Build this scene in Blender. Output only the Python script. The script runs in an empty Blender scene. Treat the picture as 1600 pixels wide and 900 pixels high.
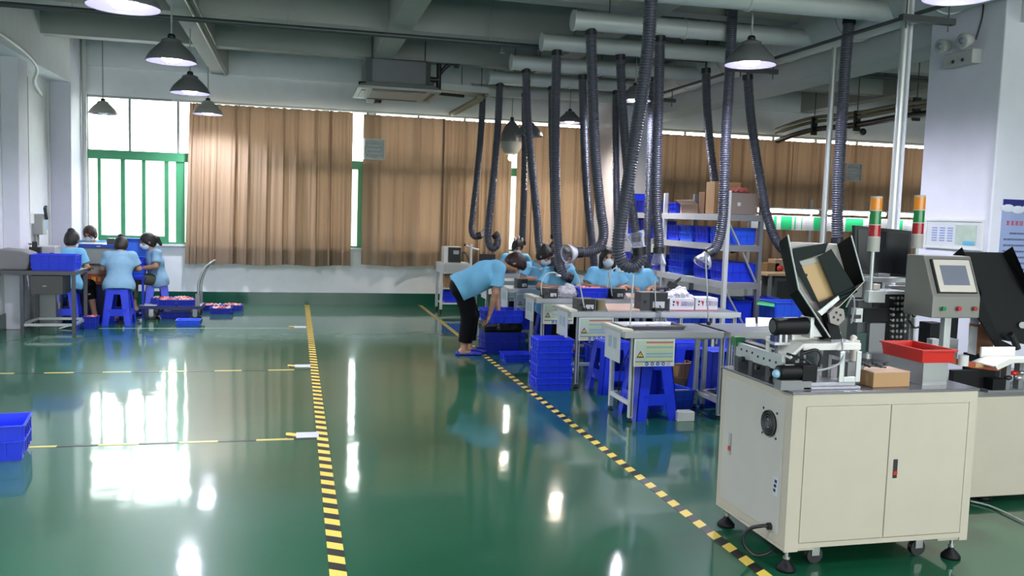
import bpy, math, random
import numpy as np
from mathutils import Vector, Matrix
random.seed(7)
RNG = np.random.default_rng(7)
scene = bpy.context.scene
COL = scene.collection

# ------------------------------------------------------------------ camera
FPX, YAW, PITCH, ROLL, EYE = 1357.6, .2457, -.0842, .0315, 1.6
def _basis():
    cy, sy, cp, sp = math.cos(YAW), math.sin(YAW), math.cos(PITCH), math.sin(PITCH)
    F = np.array([sy*cp, cy*cp, sp]); R = np.array([cy, -sy, 0.]); U = np.cross(R, F)
    cr, sr = math.cos(ROLL), math.sin(ROLL)
    return cr*R + sr*U, -sr*R + cr*U, F
CR, CU, CF = _basis()
CC = np.array([0, 0, EYE])
cam_data = bpy.data.cameras.new('camera')
cam = bpy.data.objects.new('camera', cam_data); COL.objects.link(cam)
cam_data.sensor_width = 36; cam_data.lens = 36*FPX/1600; cam_data.clip_start = .05; cam_data.clip_end = 200
M = Matrix(((CR[0], CU[0], -CF[0], 0), (CR[1], CU[1], -CF[1], 0), (CR[2], CU[2], -CF[2], EYE), (0, 0, 0, 1)))
cam.matrix_world = M
scene.camera = cam
# distances in the room read off the photograph
def _on(x, y, ax, v):
    r = CR*(x-800)/FPX - CU*(y-450)/FPX + CF
    return CC + r*((v-CC[ax])/r[ax])
def AY(x, y, Y): return _on(x, y, 1, Y)      # a point on the plane Y
def AX(x, y, X): return _on(x, y, 0, X)
def AZ(x, y, z=0): return _on(x, y, 2, z)

# ------------------------------------------------------------------ world, exposure
SKY = 5.0
w = bpy.data.worlds.new('world'); scene.world = w; w.use_nodes = True
nt = w.node_tree; bg = nt.nodes['Background']
bg.inputs[0].default_value = (.96, .99, .99, 1); bg.inputs[1].default_value = SKY
scene.view_settings.view_transform = 'Standard'; scene.view_settings.look = 'None'
scene.view_settings.gamma = 1; scene.view_settings.use_curve_mapping = False
scene.view_settings.exposure = 1.05
scene.cycles.use_denoising = True
scene.cycles.max_bounces = 8; scene.cycles.diffuse_bounces = 4; scene.cycles.glossy_bounces = 4
scene.cycles.transparent_max_bounces = 12; scene.cycles.transmission_bounces = 4
scene.cycles.sample_clamp_indirect = 6; scene.cycles.caustics_reflective = False; scene.cycles.caustics_refractive = False
LAMP_W = 165.0       # each pendant lamp
LAMP_EMIT = 14.0
def portal(name, loc, sx, sy, rot):
    l = bpy.data.lights.new(name, 'AREA'); l.shape = 'RECTANGLE'; l.size = sx; l.size_y = sy
    l.cycles.is_portal = True
    o = bpy.data.objects.new(name, l); o.location = loc; o.rotation_euler = rot; COL.objects.link(o)
RXL, RXR, RYB, RYF, RZ = -3.45, 13.0, 14.81, -5.0, 4.3   # room box
ZB = 3.68                                                 # underside of the beams
OPEN = [(-3.17, 1.16), (1.26, 4.95), (6.05, 12.3)]        # window openings in the far wall
for a, b in OPEN:
    portal('daylight_portal', ((a+b)/2, RYB+.25, 2.1), b-a, 2.3, (-math.pi/2, 0, 0))
ROPEN = [(-2.9, 1.2), (1.7, 5.8), (6.3, 10.4)]  # unseen rear openings, added to bring daylight into the hall
for a, b in ROPEN:
    portal('daylight_portal', ((a+b)/2, RYF-.25, 2.1), b-a, 2.3, (math.pi/2, 0, 0))

# ------------------------------------------------------------------ materials
MATS = {}
def mat(name, col, rough=.5, metal=0, spec=.5, var=.06, scale=6, bump=0, bscale=40, emit=None, es=0, alpha=None, coat=0, trans=0, sheen=0):
    if name in MATS: return MATS[name]
    m = bpy.data.materials.new(name); m.use_nodes = True; n = m.node_tree; p = n.nodes['Principled BSDF']
    tc = n.nodes.new('ShaderNodeTexCoord')
    nz = n.nodes.new('ShaderNodeTexNoise'); nz.inputs['Scale'].default_value = scale; nz.inputs['Detail'].default_value = 3
    n.links.new(tc.outputs['Object'], nz.inputs['Vector'])
    mx = n.nodes.new('ShaderNodeMix'); mx.data_type = 'RGBA'
    c = Vector(col[:3])
    mx.inputs[6].default_value = (*(c*(1-var)), 1); mx.inputs[7].default_value = (*[min(1, x*(1+var)) for x in c], 1)
    n.links.new(nz.outputs[0], mx.inputs[0]); n.links.new(mx.outputs[2], p.inputs['Base Color'])
    p.inputs['Roughness'].default_value = rough; p.inputs['Metallic'].default_value = metal
    p.inputs['Specular IOR Level'].default_value = spec; p.inputs['Coat Weight'].default_value = coat
    if bump:
        b = n.nodes.new('ShaderNodeBump'); b.inputs['Strength'].default_value = bump; b.inputs['Distance'].default_value = .01
        nb = n.nodes.new('ShaderNodeTexNoise'); nb.inputs['Scale'].default_value = bscale; nb.inputs['Detail'].default_value = 2
        n.links.new(tc.outputs['Object'], nb.inputs['Vector']); n.links.new(nb.outputs[0], b.inputs['Height']); n.links.new(b.outputs[0], p.inputs['Normal'])
    if emit: p.inputs['Emission Color'].default_value = (*emit, 1); p.inputs['Emission Strength'].default_value = es
    if alpha is not None: p.inputs['Alpha'].default_value = alpha
    MATS[name] = m; return m
def thin_glass(name, tint, alpha, rough=.03):
    m = bpy.data.materials.new(name); m.use_nodes = True; n = m.node_tree; n.nodes.clear()
    o = n.nodes.new('ShaderNodeOutputMaterial'); t = n.nodes.new('ShaderNodeBsdfTransparent'); t.inputs[0].default_value = (*tint, 1)
    g = n.nodes.new('ShaderNodeBsdfPrincipled'); g.inputs['Base Color'].default_value = (*[min(1, x*.9) for x in tint], 1); g.inputs['Roughness'].default_value = rough
    fr = n.nodes.new('ShaderNodeFresnel'); fr.inputs[0].default_value = 1.3
    ad = n.nodes.new('ShaderNodeMath'); ad.operation = 'ADD'; ad.inputs[1].default_value = alpha; ad.use_clamp = True
    mx = n.nodes.new('ShaderNodeMixShader')
    n.links.new(fr.outputs[0], ad.inputs[0]); n.links.new(ad.outputs[0], mx.inputs[0]); n.links.new(t.outputs[0], mx.inputs[1]); n.links.new(g.outputs[0], mx.inputs[2]); n.links.new(mx.outputs[0], o.inputs[0])
    MATS[name] = m; return m
def floor_mat():
    m = bpy.data.materials.new('green epoxy'); m.use_nodes = True; n = m.node_tree; p = n.nodes['Principled BSDF']
    tc = n.nodes.new('ShaderNodeTexCoord')
    nz = n.nodes.new('ShaderNodeTexNoise'); nz.inputs['Scale'].default_value = .7; nz.inputs['Detail'].default_value = 5
    n.links.new(tc.outputs['Object'], nz.inputs['Vector'])
    cr = n.nodes.new('ShaderNodeValToRGB'); cr.color_ramp.elements[0].color = (.004, .072, .031, 1); cr.color_ramp.elements[1].color = (.010, .104, .050, 1)
    cr.color_ramp.elements[0].position = .3; cr.color_ramp.elements[1].position = .7
    n.links.new(nz.outputs[0], cr.inputs[0]); n.links.new(cr.outputs[0], p.inputs['Base Color'])
    p.inputs['Specular IOR Level'].default_value = .22; p.inputs['Coat Weight'].default_value = .9; p.inputs['Coat IOR'].default_value = 1.5; p.inputs['Roughness'].default_value = .38
    n2 = n.nodes.new('ShaderNodeTexNoise'); n2.inputs['Scale'].default_value = 1.3; n2.inputs['Detail'].default_value = 4
    n.links.new(tc.outputs['Object'], n2.inputs['Vector'])
    mr = n.nodes.new('ShaderNodeMapRange'); mr.inputs['To Min'].default_value = .035; mr.inputs['To Max'].default_value = .10
    n.links.new(n2.outputs[0], mr.inputs[0]); n.links.new(mr.outputs[0], p.inputs['Coat Roughness'])
    n3 = n.nodes.new('ShaderNodeTexNoise'); n3.inputs['Scale'].default_value = 2.2; n3.inputs['Detail'].default_value = 2
    n.links.new(tc.outputs['Object'], n3.inputs['Vector'])
    b = n.nodes.new('ShaderNodeBump'); b.inputs['Strength'].default_value = .12; b.inputs['Distance'].default_value = .02
    n.links.new(n3.outputs[0], b.inputs['Height']); n.links.new(b.outputs[0], p.inputs['Normal']); n.links.new(b.outputs[0], p.inputs['Coat Normal'])
    return m
def hazard_mat(name, period, ang, yel=(.82, .60, .10), wear=0):
    m = bpy.data.materials.new(name); m.use_nodes = True; n = m.node_tree; p = n.nodes['Principled BSDF']
    tc = n.nodes.new('ShaderNodeTexCoord'); sp = n.nodes.new('ShaderNodeSeparateXYZ'); n.links.new(tc.outputs['Object'], sp.inputs[0])
    a = n.nodes.new('ShaderNodeMath'); a.operation = 'MULTIPLY_ADD'; a.inputs[1].default_value = ang; n.links.new(sp.outputs[0], a.inputs[0]); n.links.new(sp.outputs[1], a.inputs[2])
    d = n.nodes.new('ShaderNodeMath'); d.operation = 'DIVIDE'; d.inputs[1].default_value = period; n.links.new(a.outputs[0], d.inputs[0])
    f = n.nodes.new('ShaderNodeMath'); f.operation = 'FRACT'; n.links.new(d.outputs[0], f.inputs[0])
    g = n.nodes.new('ShaderNodeMath'); g.operation = 'GREATER_THAN'; g.inputs[1].default_value = .5; n.links.new(f.outputs[0], g.inputs[0])
    mx = n.nodes.new('ShaderNodeMix'); mx.data_type = 'RGBA'; n.links.new(g.outputs[0], mx.inputs[0])
    mx.inputs[6].default_value = (.012, .013, .011, 1); mx.inputs[7].default_value = (*yel, 1)
    n.links.new(mx.outputs[2], p.inputs['Base Color']); p.inputs['Roughness'].default_value = .4
    return m
def curtain_mat():
    m = bpy.data.materials.new('tan curtain cloth'); m.use_nodes = True; n = m.node_tree; n.nodes.clear()
    o = n.nodes.new('ShaderNodeOutputMaterial'); tc = n.nodes.new('ShaderNodeTexCoord')
    nz = n.nodes.new('ShaderNodeTexNoise'); nz.inputs['Scale'].default_value = 2.0; nz.inputs['Detail'].default_value = 4
    mp = n.nodes.new('ShaderNodeMapping'); mp.inputs['Scale'].default_value = (3, 3, .35); n.links.new(tc.outputs['Object'], mp.inputs[0]); n.links.new(mp.outputs[0], nz.inputs['Vector'])
    def mixc(a, b):
        x = n.nodes.new('ShaderNodeMix'); x.data_type = 'RGBA'; x.inputs[6].default_value = (*a, 1); x.inputs[7].default_value = (*b, 1); n.links.new(nz.outputs[0], x.inputs[0]); return x
    c1 = mixc((.36, .255, .175), (.47, .35, .255)); c2 = mixc((.125, .070, .042), (.175, .105, .066))
    d = n.nodes.new('ShaderNodeBsdfDiffuse'); t = n.nodes.new('ShaderNodeBsdfTranslucent')
    n.links.new(c1.outputs[2], d.inputs[0]); n.links.new(c2.outputs[2], t.inputs[0])
    a = n.nodes.new('ShaderNodeMixShader'); a.inputs[0].default_value = .42
    n.links.new(d.outputs[0], a.inputs[1]); n.links.new(t.outputs[0], a.inputs[2]); n.links.new(a.outputs[0], o.inputs[0])
    MATS['curtain'] = m; return m
FLOOR = floor_mat()
WALL = mat('white wall paint', (.80, .81, .84), .6, bump=.05)
COLM = mat('white column paint', (.71, .695, .79), .6, bump=.05)
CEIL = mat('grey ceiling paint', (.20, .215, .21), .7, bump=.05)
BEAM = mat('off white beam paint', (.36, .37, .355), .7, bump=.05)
SKIRT = mat('dark green skirting paint', (.006, .075, .045), .22)
GREENF = mat('green window frame', (.06, .30, .14), .4)
GREYF = mat('grey window bar', (.35, .36, .35), .4)
GLASS = thin_glass('window glass', (.97, 1, .98), .01)
GLASST = thin_glass('backlight dimming glass', (.80, .80, .76), .02)  # added dimming, holds back the light behind the right curtain
GLASSD = thin_glass('dark backlight dimming glass', (.50, .50, .47), .02)  # stronger added dimming for the lower half of that window
CURT = curtain_mat()
BLUE = mat('blue plastic', (.014, .042, .68), .33, var=.12)
BLUEL = mat('lighter blue plastic', (.025, .10, .76), .35, var=.1)
BLUED = mat('deep blue plastic', (.010, .026, .42), .35)
HOSE = mat('black ribbed hose', (.055, .057, .085), .36, spec=.7)
HOSEC = mat('black hose collar', (.012, .012, .016), .4)
SHEET = mat('galvanised duct', (.56, .58, .58), .45, .15)
ALU = mat('aluminium profile', (.55, .56, .56), .35, .55)
WHITE = mat('white coated metal', (.66, .66, .64), .4)
BLACK = mat('black plastic', (.012, .012, .014), .4)
BLACKM = mat('black coated metal', (.006, .006, .007), .5, spec=.22)
DGREY = mat('dark grey metal', (.07, .075, .08), .45, .3)
MGREY = mat('mid grey metal', (.22, .22, .23), .45, .4)
STEEL = mat('brushed steel', (.42, .42, .42), .28, .85)
CREAM = mat('cream powder coat', (.50, .445, .36), .4)
CREAMS = mat('cream powder coat panel', (.50, .475, .43), .4)
TOPG = mat('grey rubber mat', (.16, .17, .18), .35)
PAPER = mat('white paper', (.54, .55, .57), .6)
CARD = mat('brown cardboard', (.42, .25, .12), .75, bump=.05)
CARDL = mat('pale cardboard', (.62, .42, .30), .75)
WOOD = mat('tan board', (.55, .36, .18), .6)
RED = mat('red plastic', (.55, .018, .012), .4)
REDL = mat('red lens', (.40, .006, .015), .2, emit=(.5, .0, .02), es=.03)
GREENL = mat('green lens', (.006, .16, .04), .2, emit=(.0, .5, .1), es=.06)
AMBER = mat('amber lens', (.62, .20, .01), .2, emit=(1, .35, .02), es=.12)
SHIRT = mat('light blue shirt cloth', (.18, .47, .72), .8, var=.12, scale=14, bump=.5, bscale=18)
SHIRTP = mat('pale blue shirt cloth', (.23, .40, .56), .8, var=.12, scale=14, bump=.5, bscale=18)
TROUS = mat('black trouser cloth', (.004, .004, .006), .85, 0, .15, bump=.3, bscale=20)
TROUSG = mat('olive trouser cloth', (.055, .060, .040), .8, bump=.3, bscale=20)
SKIN = mat('skin', (.42, .22, .14), .5)
HAIR = mat('black hair', (.010, .007, .006), .45, bump=.6, bscale=120)
HAIRR = mat('dark brown hair', (.030, .010, .009), .45, bump=.6, bscale=120)
MASK = mat('pale surgical mask', (.55, .66, .78), .7)
LAMPG = mat('grey lamp shade', (.20, .20, .215), .4, .2)
LAMPI = mat('lamp reflector', (.42, .40, .60), .35, .6)
BULB = mat('lamp light', (1, 1, 1), .5, emit=(.90, .90, 1.0), es=LAMP_EMIT)
BULBW = mat('warm lamp light', (1, 1, 1), .5, emit=(1.0, .86, .66), es=LAMP_EMIT)
TUBE = mat('tube light', (1, 1, 1), .5, emit=(1.0, .96, 1.0), es=9)
CLEARP = thin_glass('clear plastic', (.90, .90, .94), .05, .15)
BAG = thin_glass('milky plastic film', (.95, .93, .97), .45, .25)
GREENP = mat('green placard', (.01, .42, .14), .5)
SCREEN = mat('grey panel screen', (.20, .21, .27), .25)
BEIGE = mat('beige bezel', (.66, .60, .54), .45)
PINK = mat('pink plastic parts', (.70, .28, .28), .5, var=.4, scale=60)
REDP = mat('red plastic parts', (.75, .10, .07), .5, var=.3, scale=60)
YELLOW = mat('yellow print', (.85, .55, .08), .5)
YCOND = mat('yellowish conduit', (.24, .22, .13), .5)
ORANGE = mat('rust brown sheet', (.30, .085, .035), .5)
CLOTH_G = mat('grey cover cloth', (.20, .19, .20), .8, bump=.3, bscale=10)
NAVY = mat('navy metal', (.012, .018, .10), .4)
RBLUE = mat('royal blue trim', (.02, .05, .32), .4)

# ------------------------------------------------------------------ mesh builder
WM = {}     # world matrix of each Empty / part, as laid out
class B:
    def __init__(s): s.v = []; s.f = []; s.m = []; s.s = []
    def add(s, vs, fs, mi=0, smooth=False):
        o = len(s.v); s.v += [tuple(map(float, p)) for p in vs]
        for f in fs: s.f.append(tuple(i+o for i in f)); s.m.append(mi); s.s.append(smooth)
        return s
    def box(s, x0, x1, y0, y1, z0, z1, mi=0):
        if x0 > x1: x0, x1 = x1, x0
        if y0 > y1: y0, y1 = y1, y0
        if z0 > z1: z0, z1 = z1, z0
        vs = [(x, y, z) for z in (z0, z1) for y in (y0, y1) for x in (x0, x1)]
        return s.add(vs, [(0, 2, 3, 1), (4, 5, 7, 6), (0, 1, 5, 4), (2, 6, 7, 3), (0, 4, 6, 2), (1, 3, 7, 5)], mi)
    def obox(s, c, size, rot=None, mi=0):
        R = rot if rot is not None else Matrix.Identity(3)
        c = Vector(c); sx, sy, sz = [k/2 for k in size]
        vs = [c + R @ Vector((x, y, z)) for z in (-sz, sz) for y in (-sy, sy) for x in (-sx, sx)]
        return s.add(vs, [(0, 2, 3, 1), (4, 5, 7, 6), (0, 1, 5, 4), (2, 6, 7, 3), (0, 4, 6, 2), (1, 3, 7, 5)], mi)
    def cyl(s, p0, p1, r0, r1=None, n=14, mi=0, cap=True):
        r1 = r0 if r1 is None else r1
        p0, p1 = Vector(p0), Vector(p1); d = (p1-p0).normalized()
        a = d.orthogonal().normalized(); b = d.cross(a)
        vs = []
        for p, r in ((p0, r0), (p1, r1)):
            for i in range(n):
                t = 2*math.pi*i/n; vs.append(p + (a*math.cos(t)+b*math.sin(t))*r)
        s.add(vs, [(i, (i+1) % n, n+(i+1) % n, n+i) for i in range(n)], mi, True)
        if cap:
            s.add(vs[:n], [tuple(range(n))[::-1]], mi); s.add(vs[n:], [tuple(range(n))], mi)
        return s
    def tube(s, pts, r, n=10, mi=0, cap=True):
        P = [Vector(p) for p in pts]; k = len(P); rs = r if hasattr(r, '__len__') else [r]*k
        T = [(P[min(i+1, k-1)]-P[max(i-1, 0)]).normalized() for i in range(k)]
        a = T[0].orthogonal().normalized(); vs = []
        for i in range(k):
            a = (a - T[i]*a.dot(T[i]))
            a = a.normalized() if a.length > 1e-6 else T[i].orthogonal().normalized()
            b = T[i].cross(a)
            for j in range(n):
                t = 2*math.pi*j/n; vs.append(P[i] + (a*math.cos(t)+b*math.sin(t))*rs[i])
        s.add(vs, [(i*n+j, i*n+(j+1) % n, (i+1)*n+(j+1) % n, (i+1)*n+j) for i in range(k-1) for j in range(n)], mi, True)
        if cap:
            s.add(vs[:n], [tuple(range(n))[::-1]], mi); s.add(vs[-n:], [tuple(range(n))], mi)
        return s
    def lathe(s, prof, c=(0, 0, 0), n=24, mi=0, axis=None, smooth=True):
        c = Vector(c)
        R = Matrix.Identity(3) if axis is None else Vector((0, 0, 1)).rotation_difference(Vector(axis)).to_matrix()
        vs = []
        for r, z in prof:
            for j in range(n):
                t = 2*math.pi*j/n; vs.append(c + R @ Vector((r*math.cos(t), r*math.sin(t), z)))
        k = len(prof)
        return s.add(vs, [(i*n+j, i*n+(j+1) % n, (i+1)*n+(j+1) % n, (i+1)*n+j) for i in range(k-1) for j in range(n)], mi, smooth)
    def prism(s, poly, vec, mi=0):
        P = [Vector(p) for p in poly]; n = len(P); vec = Vector(vec)
        vs = P + [p+vec for p in P]
        nrm = Vector((0, 0, 0))
        for i in range(n): nrm += P[i].cross(P[(i+1) % n])
        fs = [tuple(range(n))[::-1], tuple(range(n, 2*n))] + [(i, (i+1) % n, n+(i+1) % n, n+i) for i in range(n)]
        if nrm.dot(vec) < 0: fs = [f[::-1] for f in fs]
        return s.add(vs, fs, mi)
    def ball(s, c, r, mi=0, n=12, m=8):
        rx, ry, rz = r if hasattr(r, '__len__') else (r, r, r)
        vs = [(c[0], c[1], c[2]-rz)]
        for i in range(1, m):
            p = -math.pi/2 + math.pi*i/m
            for j in range(n):
                t = 2*math.pi*j/n; vs.append((c[0]+rx*math.cos(p)*math.cos(t), c[1]+ry*math.cos(p)*math.sin(t), c[2]+rz*math.sin(p)))
        vs.append((c[0], c[1], c[2]+rz)); L = len(vs)-1
        fs = [(0, 1+(j+1) % n, 1+j) for j in range(n)] + [(L, L-n+j, L-n+(j+1) % n) for j in range(n)]
        fs += [(1+i*n+j, 1+i*n+(j+1) % n, 1+(i+1)*n+(j+1) % n, 1+(i+1)*n+j) for i in range(m-2) for j in range(n)]
        return s.add(vs, fs, mi, True)
    def build(s, name, mats, parent=None, bevel=0, local=False):
        mats = mats if isinstance(mats, (list, tuple)) else [mats]
        me = bpy.data.meshes.new(name); V = s.v
        o = bpy.data.objects.new(name, me); COL.objects.link(o)
        if parent is not None:
            o.parent = parent; WM[o.name] = WM[parent.name]
            if not local:
                I = WM[parent.name].inverted(); V = [tuple(I @ Vector(p)) for p in V]
        else:
            A = np.array(V); c = Vector(((A[:, 0].min()+A[:, 0].max())/2, (A[:, 1].min()+A[:, 1].max())/2, A[:, 2].min()))
            V = [tuple(Vector(p)-c) for p in V]; o.location = c; WM[o.name] = Matrix.Translation(c)
        me.from_pydata(V, [], s.f); me.update()
        for m_ in mats: me.materials.append(m_)
        me.polygons.foreach_set('material_index', s.m); me.polygons.foreach_set('use_smooth', s.s)
        if bevel:
            b = o.modifiers.new('bevel', 'BEVEL'); b.width = bevel; b.segments = 2; b.limit_method = 'ANGLE'; b.angle_limit = .7
        return o
def tag(o, label, cat, group=None, kind=None):
    o['label'] = label; o['category'] = cat
    if group: o['group'] = group
    if kind: o['kind'] = kind
    return o
def thing(name, label, cat, loc=(0, 0, 0), rz=0, group=None):
    o = bpy.data.objects.new(name, None); COL.objects.link(o); o.empty_display_size = .1
    o.location = loc; o.rotation_euler = (0, 0, rz)
    WM[o.name] = Matrix.Translation(Vector(loc)) @ Matrix.Rotation(rz, 4, 'Z')
    return tag(o, label, cat, group)
def kids(o): return [c for c in bpy.data.objects if c.parent == o]
KIDS = {}
def copy_tree(o, parent=None):
    c = o.copy(); COL.objects.link(c)
    if parent is not None: c.parent = parent
    if o.name not in KIDS: KIDS[o.name] = kids(o)
    for ch in KIDS[o.name]: copy_tree(ch, c)
    return c
def place(proto, loc, rz, label, group=None, first=[]):
    o = copy_tree(proto) if proto.name in first else proto
    first.append(proto.name)
    o.location = loc; o.rotation_euler = (0, 0, rz); o['label'] = label
    if group: o['group'] = group
    WM[o.name] = Matrix.Translation(Vector(loc)) @ Matrix.Rotation(rz, 4, 'Z')
    return o
def struct(b, name, m, label=None, **k):
    o = b.build(name, m, **k); o['kind'] = 'structure'
    if label: o['label'] = label; 
    return o
def label(o, t): o['label'] = t; return o
def spline(pts, step):
    P = [np.array(p, float) for p in pts]; P = [2*P[0]-P[1]] + P + [2*P[-1]-P[-2]]; out = []
    for i in range(1, len(P)-2):
        a, b, c, d = P[i-1:i+3]; n = max(2, int(np.linalg.norm(c-b)/.01))
        for t in np.linspace(0, 1, n, endpoint=False):
            out.append(.5*((2*b)+(c-a)*t+(2*a-5*b+4*c-d)*t*t+(3*b-a-3*c+d)*t**3))
    out.append(P[-2]); out = np.array(out)
    L = np.concatenate([[0], np.cumsum(np.linalg.norm(np.diff(out, axis=0), axis=1))]); n = max(2, int(L[-1]/step))
    u = np.linspace(0, L[-1], n+1)
    return np.stack([np.interp(u, L, out[:, k]) for k in range(3)], 1)
# ================================================================== THE ROOM
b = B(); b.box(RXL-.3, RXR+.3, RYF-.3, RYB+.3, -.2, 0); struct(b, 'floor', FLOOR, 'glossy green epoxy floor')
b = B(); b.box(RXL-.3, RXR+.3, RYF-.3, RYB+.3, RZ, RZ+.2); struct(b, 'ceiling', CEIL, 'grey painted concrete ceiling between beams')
WZ0, WZ1 = .96, 3.25
def wall_open(y0, y1, opens, name, lab):
    b = B(); xs = [RXL-.3]
    b.box(RXL-.3, RXR+.3, y0, y1, 0, WZ0); b.box(RXL-.3, RXR+.3, y0, y1, WZ1, RZ)
    x = RXL-.3
    for a, c in opens + [(RXR+.3, 0)]:
        b.box(x, a, y0, y1, WZ0, WZ1); x = c
    struct(b, name, WALL, lab)
wall_open(RYB, RYB+.22, OPEN, 'wall_far', 'white far wall with a long strip of windows')
wall_open(RYF-.22, RYF, ROPEN, 'wall_near', 'white wall behind the viewpoint')
b = B(); b.box(RXL-.2, RXL, RYF, RYB, 0, RZ); struct(b, 'wall_left', WALL, 'white left wall')
b = B(); b.box(RXR, RXR+.2, RYF, RYB, 0, RZ); struct(b, 'wall_right', WALL, 'white right wall')
b = B(); b.box(RXL, RXR, RYB-.025, RYB, 0, .2); struct(b, 'baseboard_far', SKIRT, 'dark green painted skirting along the far wall')
b = B(); b.box(RXL, RXL+.02, RYF, RYB-.9, 0, .2); struct(b, 'baseboard_left', SKIRT, 'dark green painted skirting along the left wall')
# beams
n = 0
def trim(b, m, lab, bevel=0):
    global n; n += 1
    return struct(b, 'trim_%d' % n, m, lab, bevel=bevel)
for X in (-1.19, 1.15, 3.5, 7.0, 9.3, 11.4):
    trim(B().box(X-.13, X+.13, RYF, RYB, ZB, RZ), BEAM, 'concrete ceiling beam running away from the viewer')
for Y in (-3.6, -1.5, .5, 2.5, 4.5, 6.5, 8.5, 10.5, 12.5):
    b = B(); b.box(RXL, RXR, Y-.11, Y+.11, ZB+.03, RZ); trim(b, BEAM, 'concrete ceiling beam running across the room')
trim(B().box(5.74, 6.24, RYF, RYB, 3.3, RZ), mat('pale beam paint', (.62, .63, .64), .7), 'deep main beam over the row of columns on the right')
trim(B().box(RXL, RXR, RYB-.06, RYB, ZB, RZ), WALL, 'wall beam over the far windows')
trim(B().box(RXL, RXL+.28, RYF, 13.9, 3.3, RZ), WALL, 'deep wall beam along the left wall')
trim(B().box(RXL, -3.17, 13.9, RYB, 0, RZ), COLM, 'white corner column beside the open window', .01)
trim(B().box(RXL, -3.26, 11.75, 12.15, 0, RZ), COLM, 'white pilaster on the left wall', .01)
C1 = (5.07, 5.80, 13.6, 14.5)
trim(B().box(C1[0], C1[1], C1[2], C1[3], 0, RZ), COLM, 'white column by the far wall between the curtains', .012)
C2X, C2Y0, C2Y1 = 5.6, 6.07, 6.94
trim(B().box(C2X, C2X+.9, C2Y0, C2Y1, 0, RZ), COLM, 'big white square column on the right', .012)
trim(B().tube([(-3.13, 14.55, 0), (-3.13, 14.55, RZ)], .035, 12), WHITE, 'white downpipe beside the corner column')

# ------------------------------------------------------------------ windows
def window(idx, a, c, y, bars_up, bars_low, bottom=None, lab=''):
    t = bpy.data.objects.new('window_%d' % idx, None); COL.objects.link(t); t.location = ((a+c)/2, y, WZ0); t['kind'] = 'structure'; t['label'] = lab
    WM[t.name] = Matrix.Translation(t.location)
    b = B(); b.box(a, c, y-.05, y+.05, 2.27, 2.41); b.box(a, c, y-.03, y+.03, WZ0, WZ0+.03)
    b.box(a, a+.03, y-.03, y+.03, WZ0, WZ1, 1); b.box(c-.03, c, y-.03, y+.03, WZ0, WZ1); b.box(a, c, y-.03, y+.03, WZ1-.035, WZ1, 1)
    b.build('window_frame', [GREENF, GREYF], t)
    b = B()
    for X in bars_up: b.box(X-.018, X+.018, y-.02, y+.02, 2.40, WZ1)
    b.build('mullion', GREYF, t)
    for (X, wd) in bars_low:
        B().box(X-wd/2, X+wd/2, y-.025, y+.025, WZ0+.03, 2.28).build('sash_bar', GREENF, t)
    if bottom: B().box(bottom[0], bottom[1], y-.03, y+.02, WZ0+.03, WZ0+.12).build('sash_rail', GREENF, t)
    if idx == 3: B().box(a+.01, c-.01, y+.028, y+.034, 2.33, WZ1-.01).build('window_pane', GLASST, t); B().box(a+.01, c-.01, y+.028, y+.034, WZ0+.01, 2.33).build('window_pane', GLASSD, t)  # dimming panes added so the right curtain is backlit less
    else: B().box(a+.01, c-.01, y+.028, y+.034, WZ0+.01, WZ1-.01).build('window_pane', GLASS, t)
    B().box(a, c, y-.12, y+.0, WZ0-.03, WZ0).build('window_sill', WALL, t)
    return t
YW = RYB+.06
fx = lambda px: AY(px, 300, YW)[0]
window(1, OPEN[0][0], OPEN[0][1], YW, [fx(203.6), fx(278.6), -.9, -.2, .5], [(fx(155.6), .045), (fx(192.5), .06), (fx(225), .05), (fx(260.5), .06), (fx(282), .13), (-.6, .08), (.1, .08), (1.05, .09)], (fx(154), fx(262)), 'open sliding window with green frame beside the tan curtain')
window(2, OPEN[1][0], OPEN[1][1], YW, [2.0, 2.8, 3.6, 4.3], [(1.8, .08), (2.5, .08), (3.2, .08), (3.9, .08), (4.5, .08)], None, 'green framed window behind the middle curtains')
window(3, OPEN[2][0], OPEN[2][1], YW, [6.9, 7.8, 8.7, 9.6, 10.5, 11.4], [(6.7, .08), (7.6, .08), (8.5, .08), (9.4, .08), (10.3, .08), (11.2, .08)], None, 'green framed window behind the right-hand curtain')
for i, (a, c) in enumerate(ROPEN):
    window(4+i, a, c, RYF-.1, [(a*2+c)/3, (a+c*2)/3], [((a*2+c)/3, .06), ((a+c*2)/3, .06)], None, 'green framed window added behind the viewpoint for daylight')
# building across the yard, seen through the open window
t = thing('apartment_building', 'pale building with windows seen through the open far window', 'building', (-8, 34, -3))
EXT = mat('pale exterior render', (.20, .215, .205), .8); EXTW = mat('exterior window', (.10, .12, .12), .3)
B().box(-30, 20, 34, 44, -6, 3.4).build('facade', EXT, t)
for i in range(9):
    X = -12+i*1.9; f = B().box(X, X+1.1, 33.93, 34.02, -.2, 1.5).build('facade_window', EXTW, t)

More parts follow.
